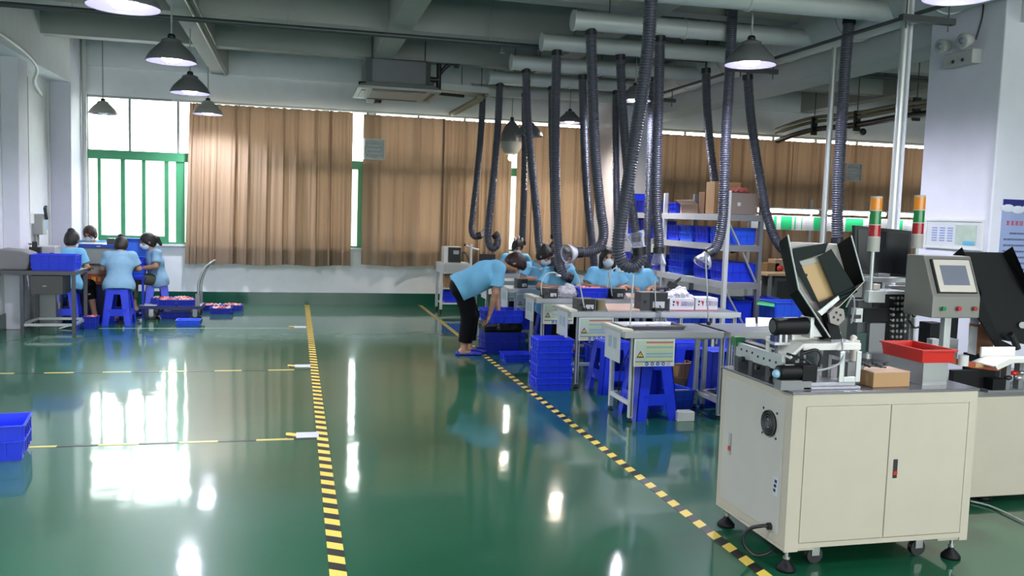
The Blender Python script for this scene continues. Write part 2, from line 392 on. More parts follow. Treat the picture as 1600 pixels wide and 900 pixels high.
# ------------------------------------------------------------------ curtains
def curtain(X0, X1, zt, zb, y, phase, amp, lab, seed, skew=0):
    r = np.random.default_rng(seed); NX, NZ = int((X1-X0)/.009)+2, 26
    u = np.linspace(0, 1, NX); ph = phase(u)
    a2, a3, p2, p3 = r.uniform(.25, .5), r.uniform(.2, .35), r.uniform(0, 6), r.uniform(0, 6)
    av = .55+.5*np.interp(u, np.linspace(0, 1, 14), r.uniform(.1, 1.5, 14))
    vs = []
    for k in range(NZ):
        v = k/(NZ-1); z = zt+(zb-zt)*v
        flare = .55+.55*v
        d = np.mod(ph+.9*np.sin(ph*.37+p2)+.22*v*np.sin(ph*.6+p3), 2*math.pi)-math.pi; d2 = np.mod(1.63*ph+p2, 2*math.pi)-math.pi
        off = -amp*flare*av*(1.5*np.exp(-(d/.62)**2)+a2*1.6*np.exp(-(d2/.5)**2)*(.35+.65*(1-v))+a3*np.sin(.71*ph+p3)+.10*np.sin(2.9*ph+p2+.8*v))
        zz = z + (.003*np.sin(ph*2) if k == 0 else 0) + (.012*np.sin(ph*.3+p3) if k == NZ-1 else 0)
        xs = X0+(X1-X0)*u + .25*amp*flare*np.cos(ph+p3) + skew*v*(1-u)
        vs += list(zip(xs, y+off, np.broadcast_to(zz, xs.shape)))
    fs = [(k*NX+i, k*NX+i+1, (k+1)*NX+i+1, (k+1)*NX+i) for k in range(NZ-1) for i in range(NX-1)]
    o = B().add(vs, fs, 0, True).build('curtain', CURT)
    return tag(o, lab, 'curtain', 'tan curtains along the far wall')
cy = 14.68
cx = lambda px: AY(px, 300, cy)[0]
lin = lambda n_: (lambda u: 2*math.pi*n_*u)
curtain(cx(297), cx(551), 3.19, .66, cy, lambda u: 2*math.pi*(4.5*np.minimum(u/.16, 1)+8.5*np.maximum((u-.16)/.84, 0)), .062, 'wide tan curtain with a gathered left edge beside the open window', 3, -.06)
curtain(cx(566), cx(692), 3.17, .68, cy, lin(3.6), .04, 'flat tan curtain behind the square extractor fan on the far wall', 5)
curtain(cx(690), cx(799), 3.16, .66, cy+.02, lin(7), .05, 'tan curtain behind the two leftmost ribbed hoses', 6)
curtain(cx(806), cx(938), 3.15, .66, cy, lin(8), .05, 'tan curtain to the left of the far white column', 9)
curtain(cx(1028), cx(1235), 3.13, .7, cy, lin(12), .05, 'tan curtain behind the metal bin rack right of the far column', 11)
curtain(cx(1234), cx(1520), 3.13, .7, cy, lin(16), .05, 'tan curtain over the lit workstation at the far right', 12)
t = thing('curtain_rail', 'long white rail carrying the tan curtains', 'curtain rail', (3, 14.6, 3.2))
B().box(-1.9, C1[0]-.1, 14.70, 14.73, 3.205, 3.235).build('rail', WHITE, t); B().box(C1[1]+.1, 12.9, 14.70, 14.73, 3.19, 3.22).build('rail', WHITE, t)
b = B()
for X in np.arange(-1.7, 12.8, 1.15):
    if not C1[0]-.2 < X < C1[1]+.2: b.box(X-.02, X+.02, 14.73, 14.81, 3.21, 3.225)
b.build('rail_bracket', WHITE, t)
# extractor fans showing through the curtains
def wall_fan(X, lab):
    t = thing('extractor_fan', lab, 'fan', (X, 14.57, 2.43)); y = 14.58; s = .17
    b = B(); b.box(X-s, X+s, y-.03, y+.03, 2.43, 2.45); b.box(X-s, X+s, y-.03, y+.03, 2.75, 2.77); b.box(X-s, X-s+.02, y-.03, y+.03, 2.45, 2.75); b.box(X+s-.02, X+s, y-.03, y+.03, 2.45, 2.75)
    b.box(X-s+.02, X+s-.02, y+.02, y+.03, 2.45, 2.75)
    b.build('housing', WHITE, t)
    b = B(); b.lathe([(.15, -.01), (.14, -.035), (.125, -.035), (.125, .0)], (X, y, 2.6), 28, 0, (0, 1, 0)); b.build('ring', WHITE, t)
    for k in range(4): B().obox((X, y-.01, 2.50+.065*k), (.25, .012, .04), Matrix.Rotation(.6, 3, 'X')).build('louvre', PAPER, t)
wall_fan(AY(585, 233, 14.58)[0], 'square white extractor fan in the curtain left of the hoses')
wall_fan(AY(1332, 268, 14.58)[0]+.02, 'square white extractor fan over the right-hand workstation')

# ------------------------------------------------------------------ floor tape
HAZ = hazard_mat('hazard tape', .165, .6); HAZ2 = hazard_mat('thin hazard tape', .55, 0, (.62, .52, .16))
def tape(name, x0, x1, y0, y1, m, lab):
    b = B(); b.box(x0, x1, y0, y1, .0, .002); return tag(b.build(name, m), lab, 'floor tape')
tape('floor_tape', .16, .235, 2.4, RYB-.03, HAZ, 'black and yellow striped tape line down the middle of the floor')
tape('floor_tape', 2.06, 2.12, 2.4, RYB-.03, hazard_mat('hazard tape b', .165, -.6), 'black and yellow striped tape line beside the benches')
HX = mat('x', (.1, .1, .1))
def cross_tape(y, lab):
    m = hazard_mat('cross hazard %s' % y, .5, 0, (.55, .47, .14)); 
    n_ = m.node_tree; # stripes along x
    for l in list(n_.links):
        if l.to_node.type == 'MATH' and l.to_node.operation == 'MULTIPLY_ADD':
            n_.links.remove(l)
    ma = [q for q in n_.nodes if q.type == 'MATH' and q.operation == 'MULTIPLY_ADD'][0]; sp = [q for q in n_.nodes if q.type == 'SEPXYZ'][0]
    ma.inputs[1].default_value = 1; ma.inputs[2].default_value = 0; n_.links.new(sp.outputs[0], ma.inputs[0])
    tape('floor_tape', RXL+.3, .155, y-.02, y+.02, m, lab)
yt1, yt2, yt3 = AZ(300, 691)[1], AZ(300, 580)[1], AZ(400, 513)[1]
cross_tape(yt1, 'worn thin yellow tape line across the floor, the nearest one'); cross_tape(yt2, 'worn thin yellow tape line across the floor, the middle one')
tape('floor_tape', -2.4, .15, yt3-.015, yt3+.015, mat('worn tape', (.30, .36, .30), .4), 'faint pale tape line across the floor near the trolley')
for (px, py, lab) in ((482, 680, 'white tag taped to the floor at the nearest cross line'), (474, 572, 'white tag taped to the floor at the middle cross line'), (470, 511, 'white tag taped to the floor at the farthest cross line')):
    p = AZ(px, py); t = thing('floor_label', lab, 'label', (p[0], p[1], 0))
    B().box(p[0]-.085, p[0]+.07, p[1]-.075, p[1]+.075, .0005, .0035).build('paper', PAPER, t)
    B().box(p[0]-.155, p[0]-.085, p[1]-.08, p[1]+.08, .0005, .003).build('hatched_edge', HAZ, t)

# ------------------------------------------------------------------ fixtures on the left wall and right column
t = thing('wall_conduit', 'thin white conduits running down the left wall to a switch box', 'conduit', (-3.43, 13.0, 1.5))
p = AX(43, 340, -3.43)
B().tube([(-3.43, p[1], 1.42), (-3.43, p[1], 3.2)], .012, 8).build('conduit', GREYF, t); B().tube([(-3.43, p[1]+.07, 1.42), (-3.43, p[1]+.07, 3.2)], .012, 8).build('conduit', GREYF, t)
B().box(-3.45, -3.38, p[1]-.06, p[1]+.12, 1.28, 1.42).build('switch_box', WHITE, t, .006)
B().box(-3.45, -3.42, 13.75, 13.79, .2, 3.25).build('trunking', WHITE, t)
t = thing('power_socket_box', 'grey power socket box with lever on the left wall above the machine', 'switch box', (-3.4, 13.5, 1.2))
p = AX(60, 348, -3.4)
B().box(-3.45, -3.32, p[1]-.1, p[1]+.1, p[2]-.16, p[2]+.12).build('box', GREYF, t, .01)
B().obox((-3.30, p[1], p[2]+.14), (.04, .07, .18), Matrix.Rotation(.5, 3, 'X')).build('lever', DGREY, t)
B().box(-3.45, -3.36, p[1]+.16, p[1]+.3, p[2]-.1, p[2]+.1).build('blue_label', mat('pale blue sticker', (.12, .42, .72), .5), t)
B().tube([(-3.42, p[1]-.04, p[2]-.16), (-3.42, p[1]-.04, .3)], .016, 8).build('conduit', GREYF, t)
B().tube([(-3.42, p[1]+.05, p[2]-.16), (-3.42, p[1]+.05, .3)], .016, 8).build('conduit', GREYF, t)
t = thing('wall_cable', 'pale cable bundle looped across the top of the left pilaster', 'cable', (-3.2, 12, 3.2))
B().tube(spline([(-3.16, 9.5, 3.42), (-3.16, 11.3, 3.38), (-3.17, 12.2, 3.27), (-3.3, 12.6, 3.12), (-3.42, 13.4, 3.05)], .08), .022, 8).build('bundle', WHITE, t)
t = thing('emergency_light', 'twin-headed emergency light on the side of the big right column', 'emergency light', (C2X-.05, 6.5, 3.0))
p = AX(1506, 85, C2X-.04); yy, zz = p[1], p[2]
B().box(C2X-.10, C2X, yy-.17, yy+.17, zz-.10, zz+.02).build('battery_box', mat('off white plastic', (.45, .45, .45), .5), t, .01)
for dy in (-.12, .14):
    b = B(); b.lathe([(.0, .03), (.05, .03), (.065, -.05), (.058, -.055), (.0, -.05)], (C2X-.12, yy+dy, zz+.09), 18, 0, (1, 0, .2)); h = b.build('lamp_head', mat('off white plastic', (.45, .45, .45)), t)
    B().ball((C2X-.165, yy+dy, zz+.085), .03).build('lens', SCREEN, h)
for dy in (-.06, .05): B().ball((C2X-.10, yy+dy, zz-.06), .015).build('indicator', BLACK, t)
B().tube(spline([(C2X-.05, yy-.14, zz+.1), (C2X-.03, yy-.17, zz+.3), (C2X-.02, yy-.15, zz+.5)], .03), .008, 6).build('cable', BLACK, t)
# notice board on the column's left face
t = thing('notice_board', 'framed safety notice board on the side of the big right column', 'notice board', (C2X-.01, 6.5, 1.5))
p0, p1 = AX(1450, 345, C2X-.01), AX(1531, 388, C2X-.01); y0, y1, z0, z1 = p1[1], p0[1], p1[2], p0[2]
B().box(C2X-.012, C2X, y0, y1, z0, z1).build('board', mat('pale board print', (.58, .60, .62), .45), t)
fr = B(); xx = C2X-.02
fr.box(xx, C2X, y0-.02, y1+.02, z1, z1+.02); fr.box(xx, C2X, y0-.02, y1+.02, z0-.02, z0); fr.box(xx, C2X, y0-.02, y0, z0, z1); fr.box(xx, C2X, y1, y1+.02, z0, z1)
fr.build('frame', WHITE, t)
D_ = y1-y0; H_ = z1-z0
ph = B().box(C2X-.015, C2X-.011, y0+.07*D_, y0+.45*D_, z0+.1*H_, z0+.86*H_).build('photograph', mat('greenish photo print', (.42, .50, .42), .5, var=.3, scale=9), t)
B().box(C2X-.017, C2X-.015, y0+.09*D_, y0+.30*D_, z0+.1*H_, z0+.24*H_).build('blue_caption', mat('sky blue print', (.10, .40, .62), .5), ph)
b = B()
for i in range(6):
    for j in range(3): b.box(C2X-.014, C2X-.011, y0+(.50+.15*j)*D_, y0+(.60+.15*j)*D_, z0+(.2+.1*i)*H_, z0+(.25+.1*i)*H_)
b.build('printed_rows', mat('blue print', (.22, .28, .55), .5), t)
# blue poster on the front face
t = thing('wall_poster', 'tall blue safety poster with red heading on the front of the right column', 'poster', (6.1, C2Y0-.01, 1.2))
p = AY(1567, 311, C2Y0); x0 = p[0]; zt = p[2]; x1 = min(C2X+.88, x0+.5); zb = zt-.85
B().box(x0, x1, C2Y0-.008, C2Y0, zb, zt).build('sheet', mat('pale blue poster', (.30, .36, .60), .4, var=.15, scale=5), t)
B().box(x0, x1, C2Y0-.010, C2Y0-.008, zt-.06, zt).build('blue_band', mat('dark blue print', (.01, .015, .16), .4), t)
b = B()
for i in range(5): b.ball((x0+.05+.1*i, C2Y0-.009, zt-.075-.01*(i % 2)), (.07, .004, .035))
b.build('cloud_print', mat('cloud print', (.66, .68, .80), .5), t)
rnd = random.Random(3)
def glyphs(b, x, z, h, y, n_, mi=0, w=None, dx=(1, 0, 0)):
    w = w or h
    for i in range(n_):
        X = x+i*w*1.12
        for q in range(3): b.box(X, X+w*.85, y-.0015, y, z+h*(.05+.36*q), z+h*(.05+.36*q)+h*.14, mi)
        for q in range(2):
            xx = X+w*(.12+.5*rnd.random()); b.box(xx, xx+w*.14, y-.0015, y, z, z+h*.9, mi)
b = B(); glyphs(b, x0+.045, zt-.215, .04, C2Y0-.0085, 4); b.build('red_heading', mat('red print', (.60, .10, .14), .5), t)
b = B()
for i in range(11): glyphs(b, x0+(.03 if i else .085), zt-.29-.05*i, .016, C2Y0-.0085, 20 if i else 14)
b.build('text_lines', mat('dark text print', (.05, .06, .14), .5), t)

# ------------------------------------------------------------------ pipes and ducts overhead
def pipe(name, pts, r, m, lab, cat='pipe', n_=10):
    return tag(B().tube(pts, r, n_).build(name, m), lab, cat)
t = thing('sprinkler_pipe', 'grey sprinkler pipe crossing the ceiling under the beams', 'pipe', (1.2, 10.2, 3.6))
B().tube([(RXL, 10.2, 3.6), (4.95, 10.2, 3.6)], .03, 10).build('pipe', DGREY, t)
for X in (-2.3, -.1, 2.2, 4.4): B().tube([(X, 10.2, 3.63), (X, 10.2, RZ)], .008, 6).build('hanger_rod', GREYF, t)
for X in (2.35, 3.85): B().cyl((X, 10.2, 3.57), (X, 10.2, 3.5), .018, .03, 10).build('sprinkler_head', STEEL, t)
p0, p1 = AZ(1302, 115, 3.5), AZ(1452, 127, 3.5)
pipe('sprinkler_pipe', [p0, p1], .025, DGREY, 'dark pipe crossing the ceiling in front of the right column')
p0, p1 = AZ(931, 155, 3.5), AZ(966, 160, 3.5)
pipe('sprinkler_pipe', [p0, p1], .025, DGREY, 'short dark pipe behind the hoses left of the far column')
p0, p1 = AZ(1036, 120, 3.6), AZ(1102, 127, 3.6)
pipe('sprinkler_pipe', [p0, p1], .03, DGREY, 'dark pipe joining two hoses right of the far column')
# pendant-lamp electrical conduit along the left beam
t = thing('lamp_conduit', 'thin steel conduit under the left ceiling beam over the pendant lamps', 'conduit', (-1.1, 9, 3.66))
B().tube([(-1.10, 1, 3.655), (-1.10, 14.7, 3.655)], .014, 8).build('conduit', STEEL, t); B().tube([(-1.02, 1, 3.66), (-1.02, 12.0, 3.66)], .012, 8).build('conduit', GREYF, t)
# exhaust duct : trunk + branches
TX, TZ = 5.38, 3.68
t = thing('exhaust_duct', 'big round grey exhaust duct with side branches over the benches', 'duct', (TX, 9, TZ-.25))
b = B(); b.cyl((TX, 1.0, TZ), (TX, 14.3, TZ), .25, n=28)
for Y in np.arange(1.5, 14.2, 1.25): b.cyl((TX, Y-.015, TZ), (TX, Y+.015, TZ), .262, n=28)
b.build('trunk', SHEET, t)
BR = [7.05, 8.34, 9.47, 10.88, 12.2, 13.5]
for Y in BR:
    b = B(); b.cyl((2.64, Y, 3.52), (TX-.1, Y, 3.55), .092, n=18); b.cyl((2.62, Y, 3.52), (2.645, Y, 3.52), .102, n=18); b.cyl((3.8, Y, 3.53), (3.83, Y, 3.53), .10, n=18)
    br = b.build('branch', SHEET, t)
    for X in (3.0, 4.3): B().tube([(X, Y, 3.6), (X, Y, RZ)], .006, 6).build('hanger_rod', DGREY, br)
for Y in (6.2, 8.9, 11.6):
    b = B(); b.obox((TX-.42, Y, 3.28), (.5, .06, .05)); b.tube([(TX-.62, Y, 3.2), (TX-.62, Y, RZ)], .006, 6); b.tube([(TX-.22, Y, 3.2), (TX-.22, Y, 3.42)], .006, 6)
    b.build('support_bracket', DGREY, t)
pipe('conduit_pipe', [(TX-.30, 1, 3.40), (TX-.30, 13.4, 3.40)], .018, DGREY, 'dark conduit running under the round exhaust duct')
# yellowish pipes near the far wall
t = thing('cable_conduit', 'pair of yellowish pipes reaching the far wall above the left hoses', 'pipe', tuple(AZ(687, 190, 3.25)))
q0, q1 = AZ(688, 188, 3.27), AZ(750, 154, 3.27)
B().tube([q0, q1], .05, 12).build('pipe', YCOND, t); B().tube([q0+np.array([.1, .1, .06]), q1+np.array([.1, 0, .06])], .03, 10).build('pipe', mat('olive conduit', (.25, .24, .15)), t)
t = thing('cable_conduit', 'sagging bundle of yellow and black pipes on hangers before the right curtain', 'pipe', tuple(AZ(1300, 205, 3.2)))
for k, (dz, r, m) in enumerate(((0, .045, BLACK), (.11, .03, YCOND), (.17, .03, mat('olive conduit', (.25, .24, .15))))):
    P = [AY(x, y-dz*110, Y) for x, y, Y in ((1213, 221, 14.7), (1240, 211, 14.0), (1275, 202, 13.2), (1340, 195, 11.6), (1400, 184, 10.4), (1450, 177, 9.6), (1500, 170, 9.0))]
    B().tube(spline(P, .12), r, 10).build('pipe', m, t)
for x, y, Y in ((1272, 198, 13.2), (1339, 190, 11.6), (1432, 172, 9.9)):
    P = AY(x, y, Y); B().box(P[0]-.05, P[0]+.05, Y-.02, Y+.02, P[2]-.14, P[2]+.16).build('pipe_clamp', BLACK, t); B().tube([(P[0], Y, P[2]+.1), (P[0], Y, RZ)], .008, 6).build('hanger_rod', DGREY, t)
t = thing('dome_camera', 'small dark dome camera on the far wall over the right curtain', 'camera', tuple(AY(1345, 204, 14.75)))
P = AY(1348, 206, 14.7); B().box(P[0]-.1, P[0]+.04, 14.7, 14.81, P[2]-.05, P[2]+.05).build('bracket', WHITE, t); B().ball(P, .07).build('dome', BLACK, t)
t = thing('security_camera', 'small camera hanging under the ceiling air conditioner', 'camera', tuple(AY(588, 157, 13.6)))
P = AY(588, 157, 13.6); B().box(P[0]-.14, P[0]-.03, 13.55, 13.75, P[2]-.03, P[2]+.05).build('body', WHITE, t); B().cyl((P[0]-.03, 13.62, P[2]), (P[0]+.05, 13.55, P[2]), .045).build('lens', BLACK, t)
B().tube([(P[0]-.16, 13.7, P[2]), (P[0]-.16, 13.7, RZ)], .012, 8).build('stem', WHITE, t)
# tall poles on the right
t = thing('drop_pole', 'thick silvery power pole from ceiling down behind the signal lamps', 'pole', (5.0, 6.5, 0))
P = AY(1394, 345, 6.5); Q = AY(1428, 0, 6.5)
for dx, r, m in ((0, .035, ALU), (.055, .018, COLM)): B().tube([(P[0]+dx, 6.5, 0), (P[0]+dx+.0, 6.5, RZ)], r, 12).build('tube', m, t)
pipe('drop_pole', [(5.32, 8.0, 0), (5.32, 8.0, 3.4)], .03, ALU, 'thin white pole beside the thick right-hand ribbed hose', 'pole')
# air conditioner
t = thing('air_conditioner', 'grey ceiling cassette air conditioner hung on thin rods', 'air conditioner', (1.37, 12.6, 3.2))
AXC = 1.36; 
b = B(); o_ = [(.92, 12.35), (1.00, 12.25), (1.74, 12.25), (1.82, 12.35), (1.82, 13.05), (1.74, 13.15), (1.0, 13.15), (.92, 13.05)]
b.prism([(x, y, 3.36) for x, y in o_], (0, 0, .32)); b.build('casing', mat('dark galvanised casing', (.13, .14, .15), .5, .2), t, .008)
b = B(); P0 = [(.80, 12.08), (1.94, 12.08), (1.94, 13.3), (.80, 13.3)]; P1 = [(.90, 12.2), (1.84, 12.2), (1.84, 13.2), (.90, 13.2)]
vs = [(x, y, 3.25) for x, y in P0]+[(x, y, 3.28) for x, y in P0]+[(x, y, 3.355) for x, y in P1]
fs = [(3, 2, 1, 0)]+[(i, (i+1) % 4, 4+(i+1) % 4, 4+i) for i in range(4)]+[(4+i, 4+(i+1) % 4, 8+(i+1) % 4, 8+i) for i in range(4)]+[(8, 9, 10, 11)]
b.add(vs, fs); pn = b.build('panel', mat('off white panel', (.36, .37, .36), .4), t)
for (x0, x1, y0, y1) in ((1.0, 1.74, 12.16, 12.22), (1.0, 1.74, 13.16, 13.22), (.86, .92, 12.3, 13.08), (1.82, 1.88, 12.3, 13.08)): B().box(x0, x1, y0, y1, 3.243, 3.252).build('air_slot', BLACK, pn)
B().box(1.02, 1.72, 12.34, 13.04, 3.243, 3.251).build('intake_grille', GREYF, pn)
B().obox((.86, 12.16, 3.315), (.1, .02, .05), Matrix.Rotation(.6, 3, 'X')).build('receiver', BLACK, pn)
for X in (1.0, 1.74):
    for Y in (12.35, 13.05): B().tube([(X, Y, 3.6), (X, Y, RZ)], .007, 6).build('hanger_rod', DGREY, t)
B().tube(spline([(1.36, 12.5, 3.68), (1.34, 12.48, 3.8), (1.42, 12.2, 3.95), (1.5, 11.8, 3.95)], .04), .022, 8).build('cable', BLACK, t)
b = B(); b.tube(spline([(1.82, 12.5, 3.48), (1.93, 12.5, 3.48), (1.97, 12.5, 3.5)], .03), .04, 10); b.tube([(1.96, 12.5, 3.28), (1.96, 12.5, 3.82)], .035, 10); b.tube(spline([(1.96, 12.5, 3.55), (2.05, 12.5, 3.66), (2.18, 12.45, 3.76)], .04), .03, 10)
b.obox((2.2, 12.45, 3.74), (.07, .06, .16)); b.tube([(1.92, 12.5, 3.29), (2.35, 12.6, 3.29)], .022, 8)
b.build('insulated_pipe', BLACK, t)
b = B(); b.obox((2.3, 12.95, 3.42), (.85, .5, .09), Matrix.Rotation(.12, 3, 'Z')); o = b.build('duct_panel', SHEET, t)
for X in (2.0, 2.35, 2.65): B().tube([(X, 12.8, 3.46), (X, 12.8, RZ)], .006, 6).build('hanger_rod', DGREY, t)

# ------------------------------------------------------------------ pendant lamps
def pendant(x, y, z, r, lab, lit=1, warm=0, rod=None, power=None, pale=0):
    t = thing('pendant_lamp', lab, 'lamp', (x, y, z), 0, 'industrial pendant lamps'); h = r*.95
    b = B(); b.lathe([(r*1.0, 0), (r*.97, h*.16), (r*.84, h*.38), (r*.63, h*.62), (r*.44, h*.80), (r*.40, h*.84), (r*.40, h*.93), (r*.24, h*1.0), (.0, h*1.01)], (x, y, z), 32)
    b.lathe([(r*1.0, 0), (r*1.03, .006), (r*1.0, .014)], (x, y, z), 32)
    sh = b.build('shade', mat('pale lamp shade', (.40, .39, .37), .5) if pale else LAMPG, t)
    B().lathe([(.0, h*.86), (r*.38, h*.82), (r*.60, h*.60), (r*.81, h*.37), (r*.94, h*.15), (r*.985, .002)], (x, y, z), 32).build('reflector', LAMPI, sh)
    B().lathe([(0, h*1.2), (r*.12, h*1.2), (r*.16, h*1.12), (r*.16, h*1.0), (r*.10, h*.98)], (x, y, z), 16).build('socket', BLACK, t)
    B().tube([(x, y, z+h*1.18), (x, y, rod or (RZ if (x > 0 or x < -2.5) else 3.665))], .009, 8).build('stem', GREYF, t)
    B().lathe([(.0, -h*.04), (r*.28, h*.0), (r*.40, h*.12), (r*.38, h*.42), (r*.2, h*.7), (0, h*.72)], (x, y, z), 18).build('bulb', (BULBW if warm else BULB) if lit else WHITE, t)
    if lit:
        l = bpy.data.lights.new('lamp_glow', 'SPOT'); l.energy = power or LAMP_W; l.spot_size = math.radians(160); l.spot_blend = .7; l.shadow_soft_size = r*.4
        l.color = (1, .87, .70) if warm else (.86, .88, 1.0)
        o = bpy.data.objects.new('lamp_glow', l); COL.objects.link(o); o.parent = t; o.location = (0, 0, -h*.08)
    return t
zr = 2.9
for px, py, r, lab in ((193, 12, .225, 'pendant lamp nearest the viewer in the left row'), (268, 97, .225, 'second pendant lamp of the left row, above the floor'), (297, 146, .225, 'third pendant lamp of the left row, against the grey beam'), (325, 179, .215, 'farthest lit pendant lamp of the left row, before the curtain edge')):
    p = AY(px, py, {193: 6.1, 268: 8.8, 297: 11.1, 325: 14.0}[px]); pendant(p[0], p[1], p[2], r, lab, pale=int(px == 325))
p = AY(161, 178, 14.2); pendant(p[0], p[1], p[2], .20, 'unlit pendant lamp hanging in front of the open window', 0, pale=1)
for px, py, Y, r, wm, lit, lab in ((1172, 102, 7.3, .23, 0, 1, 'bright pendant lamp over the nearest benches at right'), (992, 158, 10.6, .20, 0, 1, 'pendant lamp glowing behind the big curved hose'), (890, 192, 13.2, .19, 1, 1, 'warm glowing pendant lamp in front of the far curtain'), (826, 213, 13.0, .22, 0, 0, 'dim pendant lamp behind the hoses left of the warm lamp'), (1500, -4, 4.9, .23, 0, 1, 'pendant lamp cut by the top edge at right')):
    p = AY(px, py, Y); pendant(p[0], p[1], p[2], r, lab, lit, wm)
p = AY(799, 222, 13.9)
t = thing('pendant_lamp', 'round grey bell lamp with glowing tip before the curtain gap', 'lamp', tuple(p))
b = B(); b.lathe([(.0, .34), (.05, .33), (.11, .26), (.165, .14), (.185, .03), (.185, 0)], p, 24); b.build('shade', LAMPG, t)
B().lathe([(.18, .0), (.165, -.09), (.11, -.18), (.04, -.22), (0, -.225)], p, 24).build('bowl', mat('pale bowl', (.40, .40, .38), .5), t)
B().ball((p[0], p[1], p[2]-.26), .045).build('bulb', BULBW, t); B().cyl(p+np.array([0, 0, .33]), p+np.array([0, 0, .4]), .03).build('socket', BLACK, t); B().tube([p+np.array([0, 0, .4]), (p[0], p[1], ZB)], .008, 8).build('stem', GREYF, t)
# unseen lamps, added to light the rest of the hall
for i, (x, y) in enumerate(((-1.1, 3.4), (-1.1, .8), (-1.1, -1.8), (3.9, 1.5), (3.9, -1.2), (8.6, 6.8), (8.6, 3.5), (8.6, 0))):
    pendant(x, y, 2.9, .225, 'added pendant lamp lighting the part of the hall outside the picture')['group'] = 'added pendant lamps outside the picture'
# ================================================================== PEOPLE (smooth-blended bodies)
def nrm(v): v = np.asarray(v, float); return v/np.linalg.norm(v)
class Field:
    """signed distance field on a grid; primitives blend smoothly"""
    def __init__(s, lo, hi, h):
        s.h = h; s.lo = np.asarray(lo, float)-h*3; n = np.ceil((np.asarray(hi)-s.lo)/h).astype(int)+4
        s.F = np.full(n, .08, np.float32); s.n = n
    def _sub(s, lo, hi, pad=.085):
        a = np.clip(np.floor((np.asarray(lo)-pad-s.lo)/s.h).astype(int), 0, s.n-1); b = np.clip(np.ceil((np.asarray(hi)+pad-s.lo)/s.h).astype(int)+1, 1, s.n)
        ax = [s.lo[i]+s.h*np.arange(a[i], b[i]) for i in range(3)]
        return tuple(slice(a[i], b[i]) for i in range(3)), np.stack(np.meshgrid(*ax, indexing='ij'), -1)
    def _mix(s, sl, d, k, op):
        G = s.F[sl]; d = d.astype(np.float32)
        if op == 'add':
            if k > 0: hh = np.clip(.5+.5*(G-d)/k, 0, 1); s.F[sl] = G*(1-hh)+d*hh-k*hh*(1-hh)
            else: s.F[sl] = np.minimum(G, d)
        else: s.F[sl] = np.maximum(G, -d)
    def cap(s, a, b, ra, rb=None, k=.02, flat=None, sq=None, op='add'):
        """round cone a-b; flat: cut flush at b; sq=(axis, f): section widened by f along axis"""
        a, b = np.asarray(a, float), np.asarray(b, float); rb = ra if rb is None else rb; R = max(ra, rb)*(sq[1] if sq else 1)
        sl, p = s._sub(np.minimum(a, b)-R, np.maximum(a, b)+R)
        ab = b-a; q = p-a
        if sq:
            ax = nrm(sq[0]); ax = nrm(ax-nrm(ab)*ax.dot(nrm(ab))) if np.linalg.norm(ab) > 1e-6 else ax
            q = q-ax*((q@ax)*(1-1/sq[1]))[..., None]
        t = np.clip((q@ab)/max(ab@ab, 1e-9), 0, 1)
        d = np.linalg.norm(q-t[..., None]*ab, axis=-1)-(ra+(rb-ra)*t)
        if flat: d = np.maximum(d, (p-b)@nrm(ab))
        s._mix(sl, d, k, op); return s
    def ell(s, c, r, axes=None, k=.02, op='add'):
        c = np.asarray(c, float); r = np.asarray(r, float); R = r.max()
        sl, p = s._sub(c-R, c+R); q = p-c
        if axes is not None: q = q@np.asarray(axes).T
        k0 = np.linalg.norm(q/r, axis=-1); k1 = np.linalg.norm(q/(r*r), axis=-1)
        s._mix(sl, k0*(k0-1)/np.maximum(k1, 1e-6), k, op); return s
    def cut(s, p0, nv):
        ax = [s.lo[i]+s.h*np.arange(s.n[i]) for i in range(3)]; nv = nrm(nv)
        d = ax[0][:, None, None]*nv[0]+ax[1][None, :, None]*nv[1]+ax[2][None, None, :]*nv[2]-np.dot(p0, nv)
        s.F = np.maximum(s.F, d.astype(np.float32)); return s
    def mesh(s):
        F = s.F; I = F < 0; C = np.zeros(tuple(np.array(F.shape)-1), np.int8)
        for d in np.ndindex(2, 2, 2): C += I[d[0]:F.shape[0]-1+d[0], d[1]:F.shape[1]-1+d[1], d[2]:F.shape[2]-1+d[2]]
        A = np.argwhere((C > 0) & (C < 8)); idx = np.full(C.shape, -1, np.int64); idx[tuple(A.T)] = np.arange(len(A))
        S = np.zeros((len(A), 3)); N = np.zeros(len(A))
        cor = [np.array(d) for d in np.ndindex(2, 2, 2)]
        for i in range(8):
            for ax in range(3):
                if cor[i][ax] == 0:
                    c1 = cor[i]; c2 = c1.copy(); c2[ax] = 1
                    f1 = F[tuple((A+c1).T)]; f2 = F[tuple((A+c2).T)]; m = (f1 < 0) != (f2 < 0)
                    t = np.where(m, f1/np.where(m, f1-f2, 1), 0)
                    P = A+c1+0.; P[:, ax] += t; S += P*m[:, None]; N += m
        V = s.lo+s.h*S/N[:, None]; Q = []
        for ax in range(3):
            o1, o2 = [(1, 2), (2, 0), (0, 1)][ax]
            sl1 = [slice(1, -1)]*3; sl2 = [slice(1, -1)]*3; sl1[ax] = slice(0, -1); sl2[ax] = slice(1, None)
            a, b_ = I[tuple(sl1)], I[tuple(sl2)]; E = np.argwhere(a != b_)
            if not len(E): continue
            sg = a[tuple(E.T)]; E = E+1; E[:, ax] -= 1
            e1 = np.zeros(3, int); e1[o1] = 1; e2 = np.zeros(3, int); e2[o2] = 1
            q = np.stack([idx[tuple((E-e1-e2).T)], idx[tuple((E-e2).T)], idx[tuple(E.T)], idx[tuple((E-e1).T)]], 1)
            q[~sg] = q[~sg][:, ::-1]; Q.append(q)
        return V, np.concatenate(Q)
